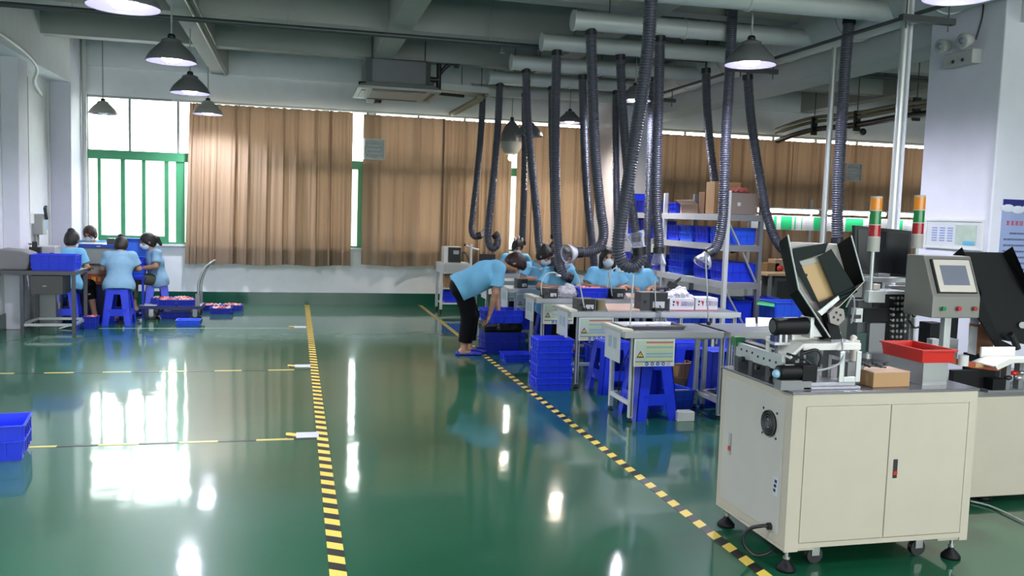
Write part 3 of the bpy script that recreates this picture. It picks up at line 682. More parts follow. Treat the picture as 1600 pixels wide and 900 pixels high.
    def build(s, name, m, parent):
        V, Q = s.mesh(); me = bpy.data.meshes.new(name); me.from_pydata(V.tolist(), [], Q.tolist()); me.update(); me.materials.append(m)
        me.polygons.foreach_set('use_smooth', [True]*len(me.polygons))
        o = bpy.data.objects.new(name, me); COL.objects.link(o); o.parent = parent; WM[o.name] = WM[parent.name]
        return o
def hand(f, wr, d, pn, side, curl=.5, k=.004, up=1):
    """palm + four fingers + thumb. d: forearm direction, pn: palm normal (palm faces -pn), side: +1 thumb to s, -1 other"""
    d = nrm(d); pn = nrm(pn-d*np.dot(pn, d)); sv = np.cross(d, pn)*side
    c = wr+d*.055
    f.cap(wr, wr+d*.085, .022, .021, .012, sq=(sv, 1.75))
    for i, L in enumerate((.068, .078, .072, .055)):
        b0 = wr+d*.092+sv*(.027-.0185*i); a1 = curl*(.8+.1*i)
        d1 = d*math.cos(a1)-pn*math.sin(a1); a2 = a1*2.1; d2 = d*math.cos(a2)-pn*math.sin(a2)
        m1 = b0+d1*L*.52; f.cap(b0, m1, .0092, .0085, k); f.cap(m1, m1+d2*L*.5, .0085, .0072, k)
    t0 = wr+d*.035+sv*.03; t1 = t0+nrm(d*.8+sv*.8-pn*.3)*.038; t2 = t1+nrm(d+sv*.1-pn*.5)*.032
    f.cap(t0, t1, .0115, .0095, .008); f.cap(t1, t2, .0095, .0078, k)
def person(name_lab, loc, rz, hip, lean, arms, legs, head=(0, 0), hair='bun', mask=False, shirt=None, trous=None, hairm=None, h=.008, foot=None, sc=1., twist=0, slip=BLUED, hdir=(0, 1), legh=.105, gt=1., bag=1.):
    """local frame faces +Y. arms: ((elbow, wrist, palm normal) right(+X), left); legs: ((knee, ankle) right, left)"""
    t = thing('person', name_lab, 'person', loc, rz); shirt = shirt or SHIRT; trous = trous or TROUS; hairm = hairm or HAIR
    hip = np.array(hip, float); fw = np.array([hdir[0], hdir[1], 0.]); fw = nrm(fw)
    up = nrm(fw*math.sin(lean)+np.array([0, 0, 1.])*math.cos(lean)); R = np.array([fw[1], -fw[0], 0.]); fr = np.cross(up, R)
    if fr.dot(fw) < 0: fr = -fr
    ch = hip+up*.27*sc+fr*.0; sb = hip+up*.40*sc; shl = [sb+R*.155*sc-fr*.01, sb-R*.155*sc-fr*.01]
    # head frame
    hp, hy = head; a = lean*.55+hp
    hf0 = fw*math.cos(hy)+R*math.sin(hy)
    hu = nrm(hf0*math.sin(a)+np.array([0, 0, 1.])*math.cos(a)); hf = nrm(hf0-hu*hf0.dot(hu)); hr = np.cross(hf, hu)
    nb = sb+up*.05*sc; hc = nb+nrm(up*.5+hu)*.145*sc+hf*.025
    hips = [hip+R*.085*sc-up*.01, hip-R*.085*sc-up*.01]
    pts = [hip, sb, hc]+[q for ar in arms for q in ar[:2]]+[q for lg in legs for q in lg]
    P = np.array(pts); lo = P.min(0)-.23; hi = P.max(0)+.23; lo[2] = max(lo[2], -.02)
    f = Field(lo, hi, h)
    # torso, pelvis
    f.cap(hips[0], hips[1], .096*sc, k=.03); f.cap(hip, ch, .10*sc*gt, .105*sc*gt, .04, sq=(R, 1.32)); f.cap(ch, sb-up*.03, .108*sc*gt, .085*sc, .04, sq=(R, 1.5)); f.cap(shl[0], shl[1], .058*sc, k=.04)
    f.cap(sb, hc-hu*.05, .052*sc, .05*sc, .03)
    # head
    ax = np.stack([hr, hf, hu])
    f.ell(hc+hu*.02-hf*.008, (.076, .094, .092), ax, .02); f.ell(hc-hu*.045+hf*.028, (.056, .062, .066), ax, .025); f.ell(hc-hu*.085+hf*.062, (.022, .02, .018), ax, .02)
    f.cap(hc+hf*.088+hu*.012, hc+hf*.106-hu*.026, .008, .013, .012)
    for sg in (1, -1):
        f.ell(hc+hr*sg*.078-hf*.005-hu*.01, (.009, .02, .031), ax, .006); f.ell(hc+hr*sg*.03+hf*.092+hu*.012, (.014, .012, .009), ax, 0, 'sub'); f.ell(hc+hr*sg*.042+hf*.066-hu*.02, (.02, .02, .018), ax, .02)
    f.ell(hc+hf*.083-hu*.052, (.021, .011, .009), ax, .008)
    # arms and hands
    for (el, wr, pn), sh, sg in zip(arms, shl, (1, -1)):
        el, wr = np.array(el, float), np.array(wr, float)
        f.cap(sh, el, .047*sc, .038*sc, .025); m = el*.65+wr*.35; f.cap(el, m, .038*sc, .037*sc, .015); f.cap(m, wr, .036*sc, .026*sc, .012)
        hand(f, wr, wr-el, np.array(pn, float), sg)
    for (kn, an), hj in zip(legs, hips):
        kn, an = np.array(kn, float), np.array(an, float); f.cap(hj, kn, .075*sc, .054*sc, .03)
        cf = kn*.7+an*.3-fw*.012; f.cap(kn, cf, .053*sc, .052*sc, .02); f.cap(cf, an, .05*sc, .034*sc, .02)
        fd = fw if foot is None else nrm(foot)
        hl = an-fd*.03; hl[2] = max(an[2]-.05, .033); to = an+fd*.155; to[2] = hl[2]-.008
        f.cap(an, hl, .033, .034, .02); f.cap(hl, to, .033, .024, .02, sq=(np.cross(fd, [0, 0, 1]), 1.35))
    f.build('body', SKIN, t)
    # shirt: torso + short sleeves
    g = Field(lo, hi, h); e = .017
    hem = hip-up*(.075 if lean > .9 else .095)
    g.cap(hem, ch, (.118+e)*sc*gt, (.104+e)*sc*gt, .03, sq=(R, 1.3)); g.cap(ch, sb-up*.03, (.108+e)*sc*gt, (.085+e)*sc, .04, sq=(R, 1.48)); g.cap(shl[0], shl[1], (.058+e*.7)*sc, k=.03)
    g.cap(hips[0]-up*.02, hips[1]-up*.02, .127*sc*bag, k=.05); g.cut(hem, -up)
    for (el, wr, pn), sh in zip(arms, shl):
        el = np.array(el, float); g.cap(sh, sh+(el-sh)*.74, (.05+e)*sc, (.048+e*1.25)*sc, .02, flat=True)
    nd = nrm(up*.5+hu); g.cap(sb+up*.035, sb+up*.12, .058, .052, 0, op='sub'); 
    sh_o = g.build('polo_shirt', shirt, t)
    cl = Field(np.minimum(sb, hc)-.16, np.maximum(sb, hc)+.16, .006); cl.cap(sb+up*.0, sb+up*.062+hf*.006, .082, .069, 0, flat=True); cl.cap(sb-up*.03, sb+up*.11, .058, .057, 0, op='sub'); cl.ell(sb+up*.05+fr*.085, (.025, .05, .045), None, 0, 'sub'); cl.build('collar', shirt, sh_o)
    # trousers
    g = Field(lo, hi, h)
    g.cap(hips[0], hips[1], .111*sc*bag, k=.03); g.cap(hip, hip+up*.06, .112*sc, .112*sc, .03, sq=(R, 1.3)); g.cut(hip+up*.07, up)
    for (kn, an), hj in zip(legs, hips):
        kn, an = np.array(kn, float), np.array(an, float); hm = kn+(an-kn)*(1-legh/np.linalg.norm(an-kn))
        g.cap(hj, kn, .094*sc*bag, .076*sc*bag, .03); g.cap(kn, hm, .076*sc*bag, .062*sc*bag, .02, flat=True)
    g.build('trousers', trous, t)
    for (kn, an) in legs:
        an = np.array(an, float); fd = fw if foot is None else nrm(foot); z0 = max(an[2]-.085, .0); z0 = .0 if an[2] < .14 else an[2]-.088
        g = Field(an-.25, an+.25, .007); a_ = an-fd*.065; a_[2] = z0+.014; b_ = an+fd*.185; b_[2] = z0+.012
        g.cap(a_, b_, .034, .037, 0, sq=(np.cross(fd, [0, 0, 1]), 1.2)); c_ = an+fd*.10; c_[2] = z0+.03; g.cap(c_, c_+fd*.05, .037, .03, .015, sq=(np.cross(fd, [0, 0, 1]), 1.15)); g.cut((0, 0, z0+.001), (0, 0, -1)); cp = an+fd*.06; cp[2] = z0+.02
        g2 = g.cap(an+np.array([0, 0, -.02]), an+np.array([0, 0, .2]), .05, .05, 0, op='sub'); g.build('slipper', slip, t)
    # hair
    g = Field(hc-.3, hc+.3, .006)
    g.ell(hc+hu*.024-hf*.012, (.088, .106, .103), ax, 0); g.ell(hc-hf*.035-hu*.035, (.08, .072, .075), ax, .03)
    if hair == 'short': g.ell(hc+hu*.06+hf*.03, (.082, .09, .07), ax, .02)
    if hair == 'long':
        for sg in (1, -1): g.cap(hc+hr*sg*.072-hf*.01, hc+hr*sg*.078-hu*.17-hf*.0, .032, .026, .02)
        g.cap(hc-hf*.06, hc-hf*.075-hu*.2, .06, .05, .03)
    g.ell(hc+hf*.098-hu*.05, (.068, .075, .112), ax, 0, 'sub'); g.cap(sb, hc-hu*.07+hf*.015, .06, .056, 0, op='sub')
    if hair == 'bun': g.ell(hc+hu*.098-hf*.062, (.05, .05, .042), ax, .012)
    if hair == 'pony':
        g.ell(hc-hf*.118+hu*.015, (.032, .03, .034), ax, .008); g.cap(hc-hf*.135, hc-hf*.15-hu*.10, .036, .022, .015)
    ho = g.build('hair', hairm, t)
    if hair == 'ties':
        for k, (dx, dy, dz) in enumerate(((.05, -.04, .115), (-.01, -.06, .135), (-.06, -.03, .115))):
            c = hc+hr*dx+hf*dy+hu*dz; B().lathe([(.012, -.012), (.03, -.012), (.034, 0), (.03, .012), (.012, .012)], c, 14, 0, hr).build('hair_tie', mat('white hair tie', (.6, .55, .55), .5), ho, local=True)
            B().ball(c, .017, 0).build('pompom', HAIR, ho, local=True)
    # face
    for sg in (1, -1): B().ball(hc+hr*sg*.031+hf*.079+hu*.011, .0115, 0, 10, 6).build('eye', mat('dark eyes', (.02, .012, .01), .15), t, local=True)
    for sg in (1, -1): B().tube([hc+hr*sg*.016+hf*.092+hu*.032, hc+hr*sg*.032+hf*.089+hu*.037, hc+hr*sg*.048+hf*.076+hu*.031], [.003, .004, .002], 6).build('eyebrow', hairm, t, local=True)
    if mask:
        g = Field(hc-.22, hc+.22, .006); g.ell(hc-hu*.05+hf*.043, (.064, .071, .062), ax, 0); g.cap(hc+hf*.09+hu*.0, hc+hf*.105-hu*.03, .014, .017, .02)
        g.cut(hc+hu*.004, hu); g.cut(hc+hf*.02, -hf); mo = g.build('face_mask', MASK, t)
        for sg in (1, -1): B().tube([hc+hr*sg*.062+hf*.022-hu*.02, hc+hr*sg*.08-hf*.005+hu*.005], .002, 6).build('ear_loop', MASK, mo, local=True)
    else:
        b = B(); b.ball(hc+hf*.0905-hu*.052, (.018, .006, .005), 0, 10, 6) if abs(hf[1]) > .7 else b.ball(hc+hf*.0905-hu*.052, (.006, .018, .005), 0, 10, 6)
        b.build('lips', mat('lips', (.38, .12, .10), .5), t, local=True)
    return t
# ================================================================== MACHINE CABINET IN FRONT
FY, SX, CT = 3.43, 2.18, .845
F = lambda px, py: AY(px, py, FY)
S = lambda px, py: AX(px, py, SX)
T = lambda px, py, z=CT: AZ(px, py, z)
XR, YB = 3.17, 4.10
def foot_and_castor(t, x, y, z, castor=None):
    b = B(); b.lathe([(.0, .0), (.045, .0), (.045, .012), (.03, .03), (.014, .045), (.012, .06)], (x, y, 0), 16); b.build('foot_pad', BLACKM, t)
    b = B(); b.cyl((x, y, .04), (x, y, z+.02), .009, n=10); b.cyl((x, y, .055), (x, y, .068), .018, n=6); b.build('foot_screw', STEEL, t)
    if castor:
        cx_, cy_ = castor; b = B(); b.cyl((cx_, cy_-.014, .04), (cx_, cy_+.014, .04), .04, n=18); w_ = b.build('castor', BLACK, t)
        b = B(); b.box(cx_-.02, cx_+.02, cy_-.02, cy_-.016, .04, z); b.box(cx_-.02, cx_+.02, cy_+.016, cy_+.02, .04, z); b.box(cx_-.03, cx_+.03, cy_-.03, cy_+.03, z-.006, z); b.build('castor_fork', STEEL, w_)
t = thing('machine_cabinet', 'cream steel machine cabinet with two doors and a round fan, nearest the viewer', 'cabinet', ((SX+XR)/2, FY, 0))
b = B(); b.box(SX, XR, FY+.006, YB, .115, CT-.012); b.box(SX, SX+.16, FY+.006, YB, .10, .115); b.box(XR-.16, XR, FY+.006, YB, .10, .115); b.build('body', CREAM, t, .004)
# face frame
d1 = [F(1258, 634), F(1385, 848)]; dl0 = F(1256, 700)[0]; dr0 = F(1386, 735)[0]; zt_ = F(1300, 634)[2]; zb_ = F(1300, 846)[2]; rx1 = F(1508, 720)[0]
b = B(); b.box(SX, dl0, FY, FY+.006, .10, CT-.012); b.box(rx1, XR, FY, FY+.006, .10, CT-.012); b.box(dl0, rx1, FY, FY+.006, zt_, CT-.012); b.box(dl0, rx1, FY, FY+.006, .115, zb_); b.build('face_frame', CREAM, t)
B().box(dl0+.003, dr0-.002, FY-.002, FY+.006, zb_+.003, zt_-.003).build('door', CREAM, t, .003)
dr = B().box(dr0+.002, rx1-.003, FY-.002, FY+.006, zb_+.003, zt_-.003).build('door', CREAM, t, .003)
p = F(1398, 732); b = B(); b.box(p[0]-.011, p[0]+.011, FY-.006, FY-.001, p[2]-.045, p[2]+.045); l = b.build('latch', BLACK, dr, .002)
B().box(p[0]-.009, p[0]+.009, FY-.009, FY-.005, p[2]-.028, p[2]-.012).build('latch_button', RED, l)
b = B(); b.box(SX-.006, XR+.006, FY-.006, YB+.006, CT-.012, CT); b.build('top_plate', [mat('dark steel top', (.17, .165, .19), .25, .5)], t, .002)
# left side panel with fan, handle, sticker
q0, q1 = S(1141, 600), S(1231, 640)
yf = FY+.055; yb = YB-.05
sp = B().box(SX-.004, SX, yf, yb, .16, .80).build('side_panel', CREAMS, t, .003)
p = S(1204, 661); R_ = .062
b = B(); b.cyl((SX-.010, p[1], p[2]), (SX-.003, p[1], p[2]), R_, n=32); fan = b.build('fan', BLACKM, t)
b = B()
for k, r in enumerate((.058, .046, .034, .022, .011)): b.lathe([(r, -.002), (r+.0035, -.002), (r+.0035, .004), (r, .004), (r, -.002)], (SX-.012, p[1], p[2]), 32, 0, (-1, 0, 0))
for a in (0, 1.57): b.obox((SX-.012, p[1], p[2]), (.003, .12, .003), Matrix.Rotation(a+.6, 3, 'X'))
b.build('fan_grille', DGREY, fan); B().cyl((SX-.013, p[1], p[2]), (SX-.009, p[1], p[2]), .026, n=20).build('fan_hub', MGREY, fan)
for dy, dz in ((-.06, -.06), (.06, -.06), (-.06, .06), (.06, .06)): B().cyl((SX-.007, p[1]+dy, p[2]+dz), (SX-.003, p[1]+dy, p[2]+dz), .006, n=8).build('screw', BLACK, fan)
p = S(1142, 693); l = B().box(SX-.008, SX-.003, p[1]-.012, p[1]+.012, p[2]-.055, p[2]+.055).build('side_latch', STEEL, t); B().box(SX-.011, SX-.007, p[1]-.010, p[1]+.010, p[2]-.035, p[2]-.012).build('latch_button', RED, l)
p = S(1213, 760); l = B().box(SX-.006, SX-.003, p[1]-.02, p[1]+.02, p[2]-.045, p[2]+.045).build('socket_sticker', PAPER, t)
for k in range(3): B().box(SX-.008, SX-.005, p[1]-.012+.004*k, p[1]+.006+.003*k, p[2]+.018-.022*k, p[2]+.032-.022*k).build('print_mark', NAVY, l)
p = S(1205, 822); P = [(SX-.005, p[1], p[2]), (SX-.04, p[1]+.01, p[2]-.0), (SX-.09, p[1]+.05, p[2]-.03), (SX-.11, p[1]+.06, p[2]-.09), (SX-.06, p[1]+.04, max(p[2]-.15, .03)), (SX+.0, p[1]+.02, max(p[2]-.14, .03)), (SX+.03, p[1]+.03, .06), (SX+.1, p[1]+.1, .012)]
b = B(); b.tube(spline(P, .015), .009, 8); b.cyl((SX-.02, p[1], p[2]), (SX-.003, p[1], p[2]), .017, n=12); b.build('power_cord', BLACK, t)
for x, y, c in ((SX+.04, FY+.04, (SX+.22, FY+.10)), (XR-.05, FY+.04, (XR-.2, FY+.1)), (SX+.04, YB-.05, None), (XR-.05, YB-.05, (XR-.22, YB-.1))): foot_and_castor(t, x, y, .10, c)

# ------------------------------------------------------------------ feeder mechanism on the cabinet
HOLE = mat('dark hole', (.02, .02, .022), .6)
fz = CT
t = thing('feeder_mechanism', 'conveyor feeder with two black motors on top of the nearest cabinet', 'machine', (2.5, 3.75, fz))
def onX(px, py, X): return AX(px, py, X)
RXX = 2.215      # the conveyor runs along here
y_near = 3.58; y_far = 4.02
zt = CT+.14
b = B(); b.box(RXX-.010, RXX+.010, y_near, y_far, zt-.075, zt); b.build('conveyor_side_plate', ALU, t, .002)
b = B(); b.box(RXX+.06, RXX+.08, y_near, y_far, zt-.075, zt); b.build('conveyor_side_plate', ALU, t, .002)
B().box(RXX+.01, RXX+.06, y_near-.02, y_far-.05, zt-.02, zt+.008).build('conveyor_belt', BLACK, t)
for y in np.linspace(y_near+.05, y_far-.06, 7): B().cyl((RXX-.013, y, zt-.03-.01*(int(y*40) % 2)), (RXX-.009, y, zt-.03-.01*(int(y*40) % 2)), .006, n=8).build('screw', HOLE, t)
for y in (y_near+.12, y_near+.28, y_near+.42): B().box(RXX-.012, RXX+.07, y-.018, y+.018, fz, zt-.07).build('support_block', DGREY, t)
for y, z in ((y_near+.2, .03), (y_near+.35, .045), (y_near+.07, .02)): B().cyl((RXX-.03, y, fz+.02+z), (RXX-.01, y, fz+.02+z), .014, n=10).build('knurled_knob', BLACK, t)
B().box(RXX-.015, RXX+.09, y_far, y_far+.012, zt-.13, zt+.005).build('end_plate', MGREY, t); B().box(RXX-.02, RXX+.03, y_far-.02, y_far+.03, zt-.02, zt+.025).build('end_cap', mat('green plastic', (.02, .16, .05), .4), t)
B().box(RXX+.10, RXX+.13, y_far-.16, y_far-.13, fz, fz+.12).build('post', DGREY, t)
p = AY(1203, 538, 3.72); b = B(); b.box(p[0]-.012, p[0]+.012, 3.71, 3.74, p[2]-.04, p[2]+.035); s_ = b.build('sensor', WHITE, t, .003)
B().tube(spline([(p[0], 3.725, p[2]-.04), (p[0]-.008, 3.70, p[2]-.11), (p[0]+.01, 3.66, p[2]-.17), (p[0]+.04, 3.62, p[2]-.19)], .015), .004, 6).build('cable', BLACK, s_)
def motor(a, c, r, lab, label_up=True):
    a, c = Vector(a), Vector(c); d = (c-a).normalized(); b = B()
    b.cyl(a, a+d*.012, r*.96, r, n=28); b.cyl(a+d*.012, c, r, n=28); m = b.build('motor', BLACKM, t); 
    B().cyl(a-d*.004, a+d*.002, r*.72, n=24).build('motor_fan_cover', DGREY, m)
    b = B(); L = (c-a).length; n_ = 7; vs = []
    for s_ in (.28, .72):
        for i in range(n_):
            th = math.pi*(.40+.28*i/(n_-1)); x_ = d.orthogonal(); up = Vector((0, 0, 1)); up = (up-d*up.dot(d)).normalized(); sd = d.cross(up); vs.append(a+d*L*s_+(up*math.sin(th)+sd*math.cos(th))*(r+.0012))
    b.add(vs, [(i, i+1, n_+i+1, n_+i) for i in range(n_-1)]); b.build('motor_label', PAPER, m); return m
ym = 3.66; p0, p1 = AY(1208, 510, ym), AY(1259, 509, ym); rr = (AY(1235, 495, ym)[2]-AY(1235, 522, ym)[2])/2
motor(p0, p1, rr, '')
b = B(); b.box(p1[0], p1[0]+.02, ym-.04, ym+.05, p1[2]-.055, p1[2]+.045); b.prism([(p1[0]+.02, ym-.03, p1[2]-.05), (p1[0]+.02, ym-.03, p1[2]+.02), (p1[0]+.075, ym-.03, p1[2]-.05)], (0, .008, 0)); b.build('motor_bracket', ALU, t, .002)
b = B()
for dx in (.02, .05, .085): b.box(p0[0]+dx, p0[0]+dx+.012, ym-.03, ym+.03, p0[2]-rr-.03, p0[2]-rr+.005)
b.box(p0[0]-.01, p0[0]+.15, ym-.04, ym+.04, p0[2]-rr-.042, p0[2]-rr-.03); b.build('motor_mount', ALU, t)
B().box(p0[0]-.0, p0[0]+.02, ym-.02, ym+.02, p0[2]-rr-.06, p0[2]-rr+.0).build('blue_fitting', NAVY, t)
for x_ in (p0[0]+.02, p0[0]+.13): B().box(x_, x_+.015, ym-.01, ym+.01, fz, p0[2]-rr-.04).build('post', MGREY, t)
yl = 3.50; p0, p1 = AY(1216, 582, yl), AY(1248, 581, yl); rr = .034
motor(p0, p1, rr, ''); B().box(p1[0], p1[0]+.075, yl-.035, yl+.035, p1[2]-.038, p1[2]+.036).build('gearbox', BLACKM, t, .004)
B().ball((p0[0]-.012, yl-.005, p0[2]-.005), .02).build('glossy_end_cap', mat('pale blue glaze', (.30, .50, .65), .15), t)
B().box(p0[0]+.0, p1[0]+.05, yl-.03, yl+.03, fz, p0[2]-.033).build('motor_foot', MGREY, t)
# white chute tray
zc = AY(1280, 540, 3.6)[2]
P = [AY(1239, 546, 3.55), AY(1252, 533, 3.62), AY(1318, 529, 3.66), AY(1318, 546, 3.55)]
b = B(); x0, x1 = P[0][0], P[2][0]+.01
b.prism([(x0+.045, 3.54, zc+.012), (x1, 3.54, zc+.022), (x1, 3.70, zc+.022), (x0+.045, 3.70, zc+.012), ], (0, 0, -.006)); b.box(x0+.045, x1, 3.535, 3.545, zc-.012, zc+.02); b.box(x0+.045, x1, 3.695, 3.705, zc-.0, zc+.05)
b.prism([(x0+.045, 3.535, zc+.02), (x0+.045, 3.70, zc+.03), (x0-.015, 3.68, zc-.03), (x0-.015, 3.54, zc-.035)], (.0, 0, -.02)); b.build('white_chute', mat('white chute paint', (.74, .72, .68), .4), t, .003)
B().prism([(x0-.0, 3.72, zc+.0), (x0+.08, 3.72, zc+.11), (x0+.09, 3.72, zc+.11), (x0+.09, 3.72, zc)], (0, .01, 0)).build('chute_bracket', ALU, t)
# grey uprights with cutouts, base plate
b = B(); bz0 = CT; xb0, xb1 = T(1246, 606)[0], T(1334, 604)[0]
b.box(xb0, xb1, 3.47, 3.66, bz0, bz0+.012); b.box(xb0+.02, xb1-.02, 3.485, 3.60, bz0+.012, bz0+.03); b.build('base_plate', mat('violet grey steel', (.40, .39, .44), .3, .5), t, .002)
for xx in (xb0+.075, xb1-.09):
    b = B(); z1 = zc-.012
    for (ya, yb_) in ((3.49, 3.515), (3.60, 3.625)): b.box(xx, xx+.014, ya, yb_, bz0+.03, z1)
    b.box(xx, xx+.014, 3.515, 3.60, z1-.03, z1); b.build('upright', MGREY, t, .002)
b = B(); xx = xb1-.10
b.box(xx-.012, xx+.012, 3.478, 3.486, bz0+.03, zc-.01); b.box(xx+.075, xx+.10, 3.478, 3.486, bz0+.03, zc-.01); b.box(xx+.012, xx+.075, 3.478, 3.486, bz0+.03, bz0+.055); b.build('slotted_plate', ALU, t, .002)
b = B(); b.tube(spline([(xb0+.0, 3.5, zc-.02), (xb0+.06, 3.48, zc+.0), (xb0+.085, 3.475, zc-.03), (xb0+.08, 3.48, zc-.08)], .012), .007, 8); b.tube(spline([(xb0-.04, 3.56, zc-.03), (xb0+.02, 3.50, zc-.05), (xb0+.05, 3.49, zc-.08), (xb0+.0, 3.5, zc-.1)], .012), .006, 8); b.build('black_hose', BLACK, t)
b = B(); b.tube(spline([(xb0+.02, 3.48, bz0+.09), (xb0+.10, 3.465, bz0+.095), (xb0+.19, 3.47, bz0+.13), (xb0+.21, 3.5, bz0+.19), (xb0+.24, 3.55, bz0+.22)], .012), .005, 8); b.build('air_tube', mat('translucent grey tube', (.36, .36, .38), .3), t)
p = AY(1336, 538, 3.62); b = B(); b.cyl((p[0], 3.62, p[2]-.08), (p[0], 3.62, p[2]+.02), .022, n=16); b.ball((p[0]-.01, 3.62, p[2]+.03), .016); b.cyl((p[0]-.05, 3.6, p[2]), (p[0]+.0, 3.62, p[2]+.035), .010); b.build('air_regulator', BEIGE, t)
B().box(p[0]-.06, p[0]+.03, 3.58, 3.66, fz, p[2]-.08).build('regulator_stand', MGREY, t)
b = B()
for k in range(7): b.ball((p[0]+.0+.018*k, 3.56-.004*k, p[2]-.08-.007*(k % 3)), (.010, .009, .008))
b.tube(spline([(p[0]-.0, 3.56, p[2]-.085), (p[0]+.05, 3.545, p[2]-.092), (p[0]+.12, 3.54, p[2]-.10)], .012), .004, 6); b.build('wire_loom', BLACK, t)

# ------------------------------------------------------------------ black hopper
t = thing('feed_hopper', 'black sheet metal hopper with a tan-lined tray tilted above the feeder', 'hopper', (2.6, 3.62, CT+.1))
YH = 3.60
F1, F2, F3 = (Vector(AY(*q, YH)) for q in ((1231, 367), (1248, 452), (1297, 527)))
v = Vector(AY(1217, 378, YH+.085))-F1
def sheet(b, pts, th): return b.prism(pts, th)
b = B(); sheet(b, [F1, F2, F2+v, F1+v], (.004, 0, 0)); sheet(b, [F2, F3, F3+v*.9, F2+v], (.004, 0, 0)); b.build('left_side', BLACKM, t)
b = B(); b.tube([F1, F2, F3], .0045, 6); b.build('rim_highlight', ALU, t)  # highlight along the left edge, put in as a pale strip
R1, R2, R3 = (Vector(AY(*q, YH)) for q in ((1330, 368), (1350, 440), (1312, 478)))
vr = Vector(AY(1308, 382, YH+.11))-R1
b = B(); sheet(b, [R1, R2, R2+vr, R1+vr], (.004, 0, 0)); b.build('right_side', BLACKM, t)
b = B(); b.tube([R1, R2], .004, 6); b.build('rim_highlight', ALU, t)  # the right edge gets its highlight as a pale strip too
b = B(); sheet(b, [F1+v, F2+v, F3+v*.9, R3+vr*.5, R2+vr, R1+vr], (.003, .006, .003)); b.build('back_plate', mat('taupe coated steel', (.52, .48, .47), .5), t)
L3 = Vector(AY(1284, 490, YH)); b = B(); sheet(b, [R2, R3, R3+vr*.6, R2+vr], (0, .0, -.004)); sheet(b, [R3, L3, L3+vr*.5, R3+vr*.6], (0, 0, -.004)); b.build('lower_edge', BEIGE, t)
b = B(); sheet(b, [F2+Vector((.005, -.0, 0)), F3+Vector((.005, 0, 0)), L3, R3, R2], (0, .004, 0))
b = B()
G_ = mat('dark green black coating', (.003, .010, .009), .5, 0, .2)
yt = YH+.02
tr = lambda px, py, Y=YH+.045: Vector(AY(px, py, Y))
b = B(); sheet(b, [tr(1239, 389), tr(1294, 380), tr(1289, 395), tr(1249, 408)], (0, .003, .002)); sheet(b, [tr(1239, 389), tr(1249, 408), tr(1280, 474), tr(1272, 470), tr(1243, 420)], (0, .003, 0)); sheet(b, [tr(1279, 401, YH+.03), tr(1299, 389, YH+.03), tr(1336, 449, YH+.03), tr(1306, 465, YH+.03)], (0, .003, .0))
sheet(b, [tr(1277, 474, YH+.02), tr(1336, 449, YH+.02), tr(1340, 456, YH+.0), tr(1284, 487, YH+.0)], (0, .003, 0)); b.build('tray_wall', G_, t)
b = B(); sheet(b, [tr(1249, 408, YH+.055), tr(1280, 400, YH+.055), tr(1310, 464, YH+.055), tr(1277, 474, YH+.055)], (0, .003, 0)); ln = b.build('tray_lining', WOOD, t)
B().prism([tr(1248, 409, YH+.05), tr(1280, 401, YH+.05), tr(1282, 408, YH+.05), tr(1254, 416, YH+.05)], (0, .002, 0)).build('grey_strip', GREYF, ln)
p = tr(1260, 430, YH+.05); B().cyl(p, p+Vector((0, .004, 0)), .007, n=12).build('hole', HOLE, ln)
p = Vector(AY(1308, 494, YH-.03)); b = B(); b.cyl(p, p+Vector((0, .014, 0)), .046, n=6); hx = b.build('pivot_plate', mat('taupe steel', (.26, .23, .22), .4, .4), t, .002)
for a in range(4):
    q = p+Vector((.018*math.cos(a*1.57+.3), -.002, .018*math.sin(a*1.57+.3))); B().cyl(q, q+Vector((0, .004, 0)), .006, n=10).build('bolt_hole', HOLE, hx)
b = B(); q = Vector(AY(1270, 487, YH-.01)); b.prism([Vector(AY(1278, 487, YH-.01)), Vector(AY(1310, 462, YH-.01)), Vector(AY(1312, 468, YH-.01)), Vector(AY(1284, 493, YH-.01))], (0, .008, 0)); b.build('swing_arm', ALU, t)
b = B(); b.prism([AY(1287, 490, YH+.0), AY(1303, 483, YH), AY(1316, 530, YH), AY(1300, 532, YH)], (0, .03, 0)); b.build('stand_arm', BLACKM, t)
p = AY(1307, 530, YH); b = B(); b.box(p[0]-.035, p[0]+.045, YH-.01, YH+.07, p[2]-.012, p[2]); b.box(p[0]+.0, p[0]+.03, YH+.07, YH+.1, CT, p[2]); b.build('stand_post', MGREY, t)
B().tube(spline([AY(1322, 480, YH+.05), AY(1327, 470, YH+.04), AY(1333, 462, YH+.04), AY(1335, 480, YH+.06), AY(1330, 505, YH+.08)], .012), .004, 6).build('wire', mat('translucent grey tube', (.3, .3, .3)), t)

# ------------------------------------------------------------------ carton, steel bin, red bin
z = CT
def carton(name, lab, cat, c, e1, e2, h, m, bevel=.003, flaps=None):
    c, e1, e2 = Vector(c), Vector(e1), Vector(e2); return tag(B().prism([c, c+e1, c+e1+e2, c+e2], (0, 0, h)).build(name, m, bevel=bevel), lab, cat)
c0, c1, c2 = T(1364, 606), T(1421, 604), T(1332, 597)
t = thing('cardboard_box', 'brown cardboard box lying beside the feeder on the nearest cabinet', 'box', tuple(c0)); hh = AY(1364, 583, c0[1])[2]-z
b = B(); e1 = Vector(c1-c0); e2 = Vector(c2-c0); e2 = (e2-e1.normalized()*e2.dot(e1.normalized())).normalized()*e2.length*1.0; c = Vector(c0)
b.prism([c, c+e1, c+e1+e2, c+e2], (0, 0, hh)); b.build('carton_body', CARD, t, .003)
up = Vector((0, 0, hh+.0005)); b = B(); b.prism([c+up, c+e1*.998+up, c+e1*.998+e2*.49+up, c+e2*.49+up], (0, 0, .003)); b.prism([c+e2*.51+up, c+e1*.998+e2*.51+up, c+e1*.998+e2+up, c+e2+up], (0, 0, .003)); b.build('flap', CARDL, t)
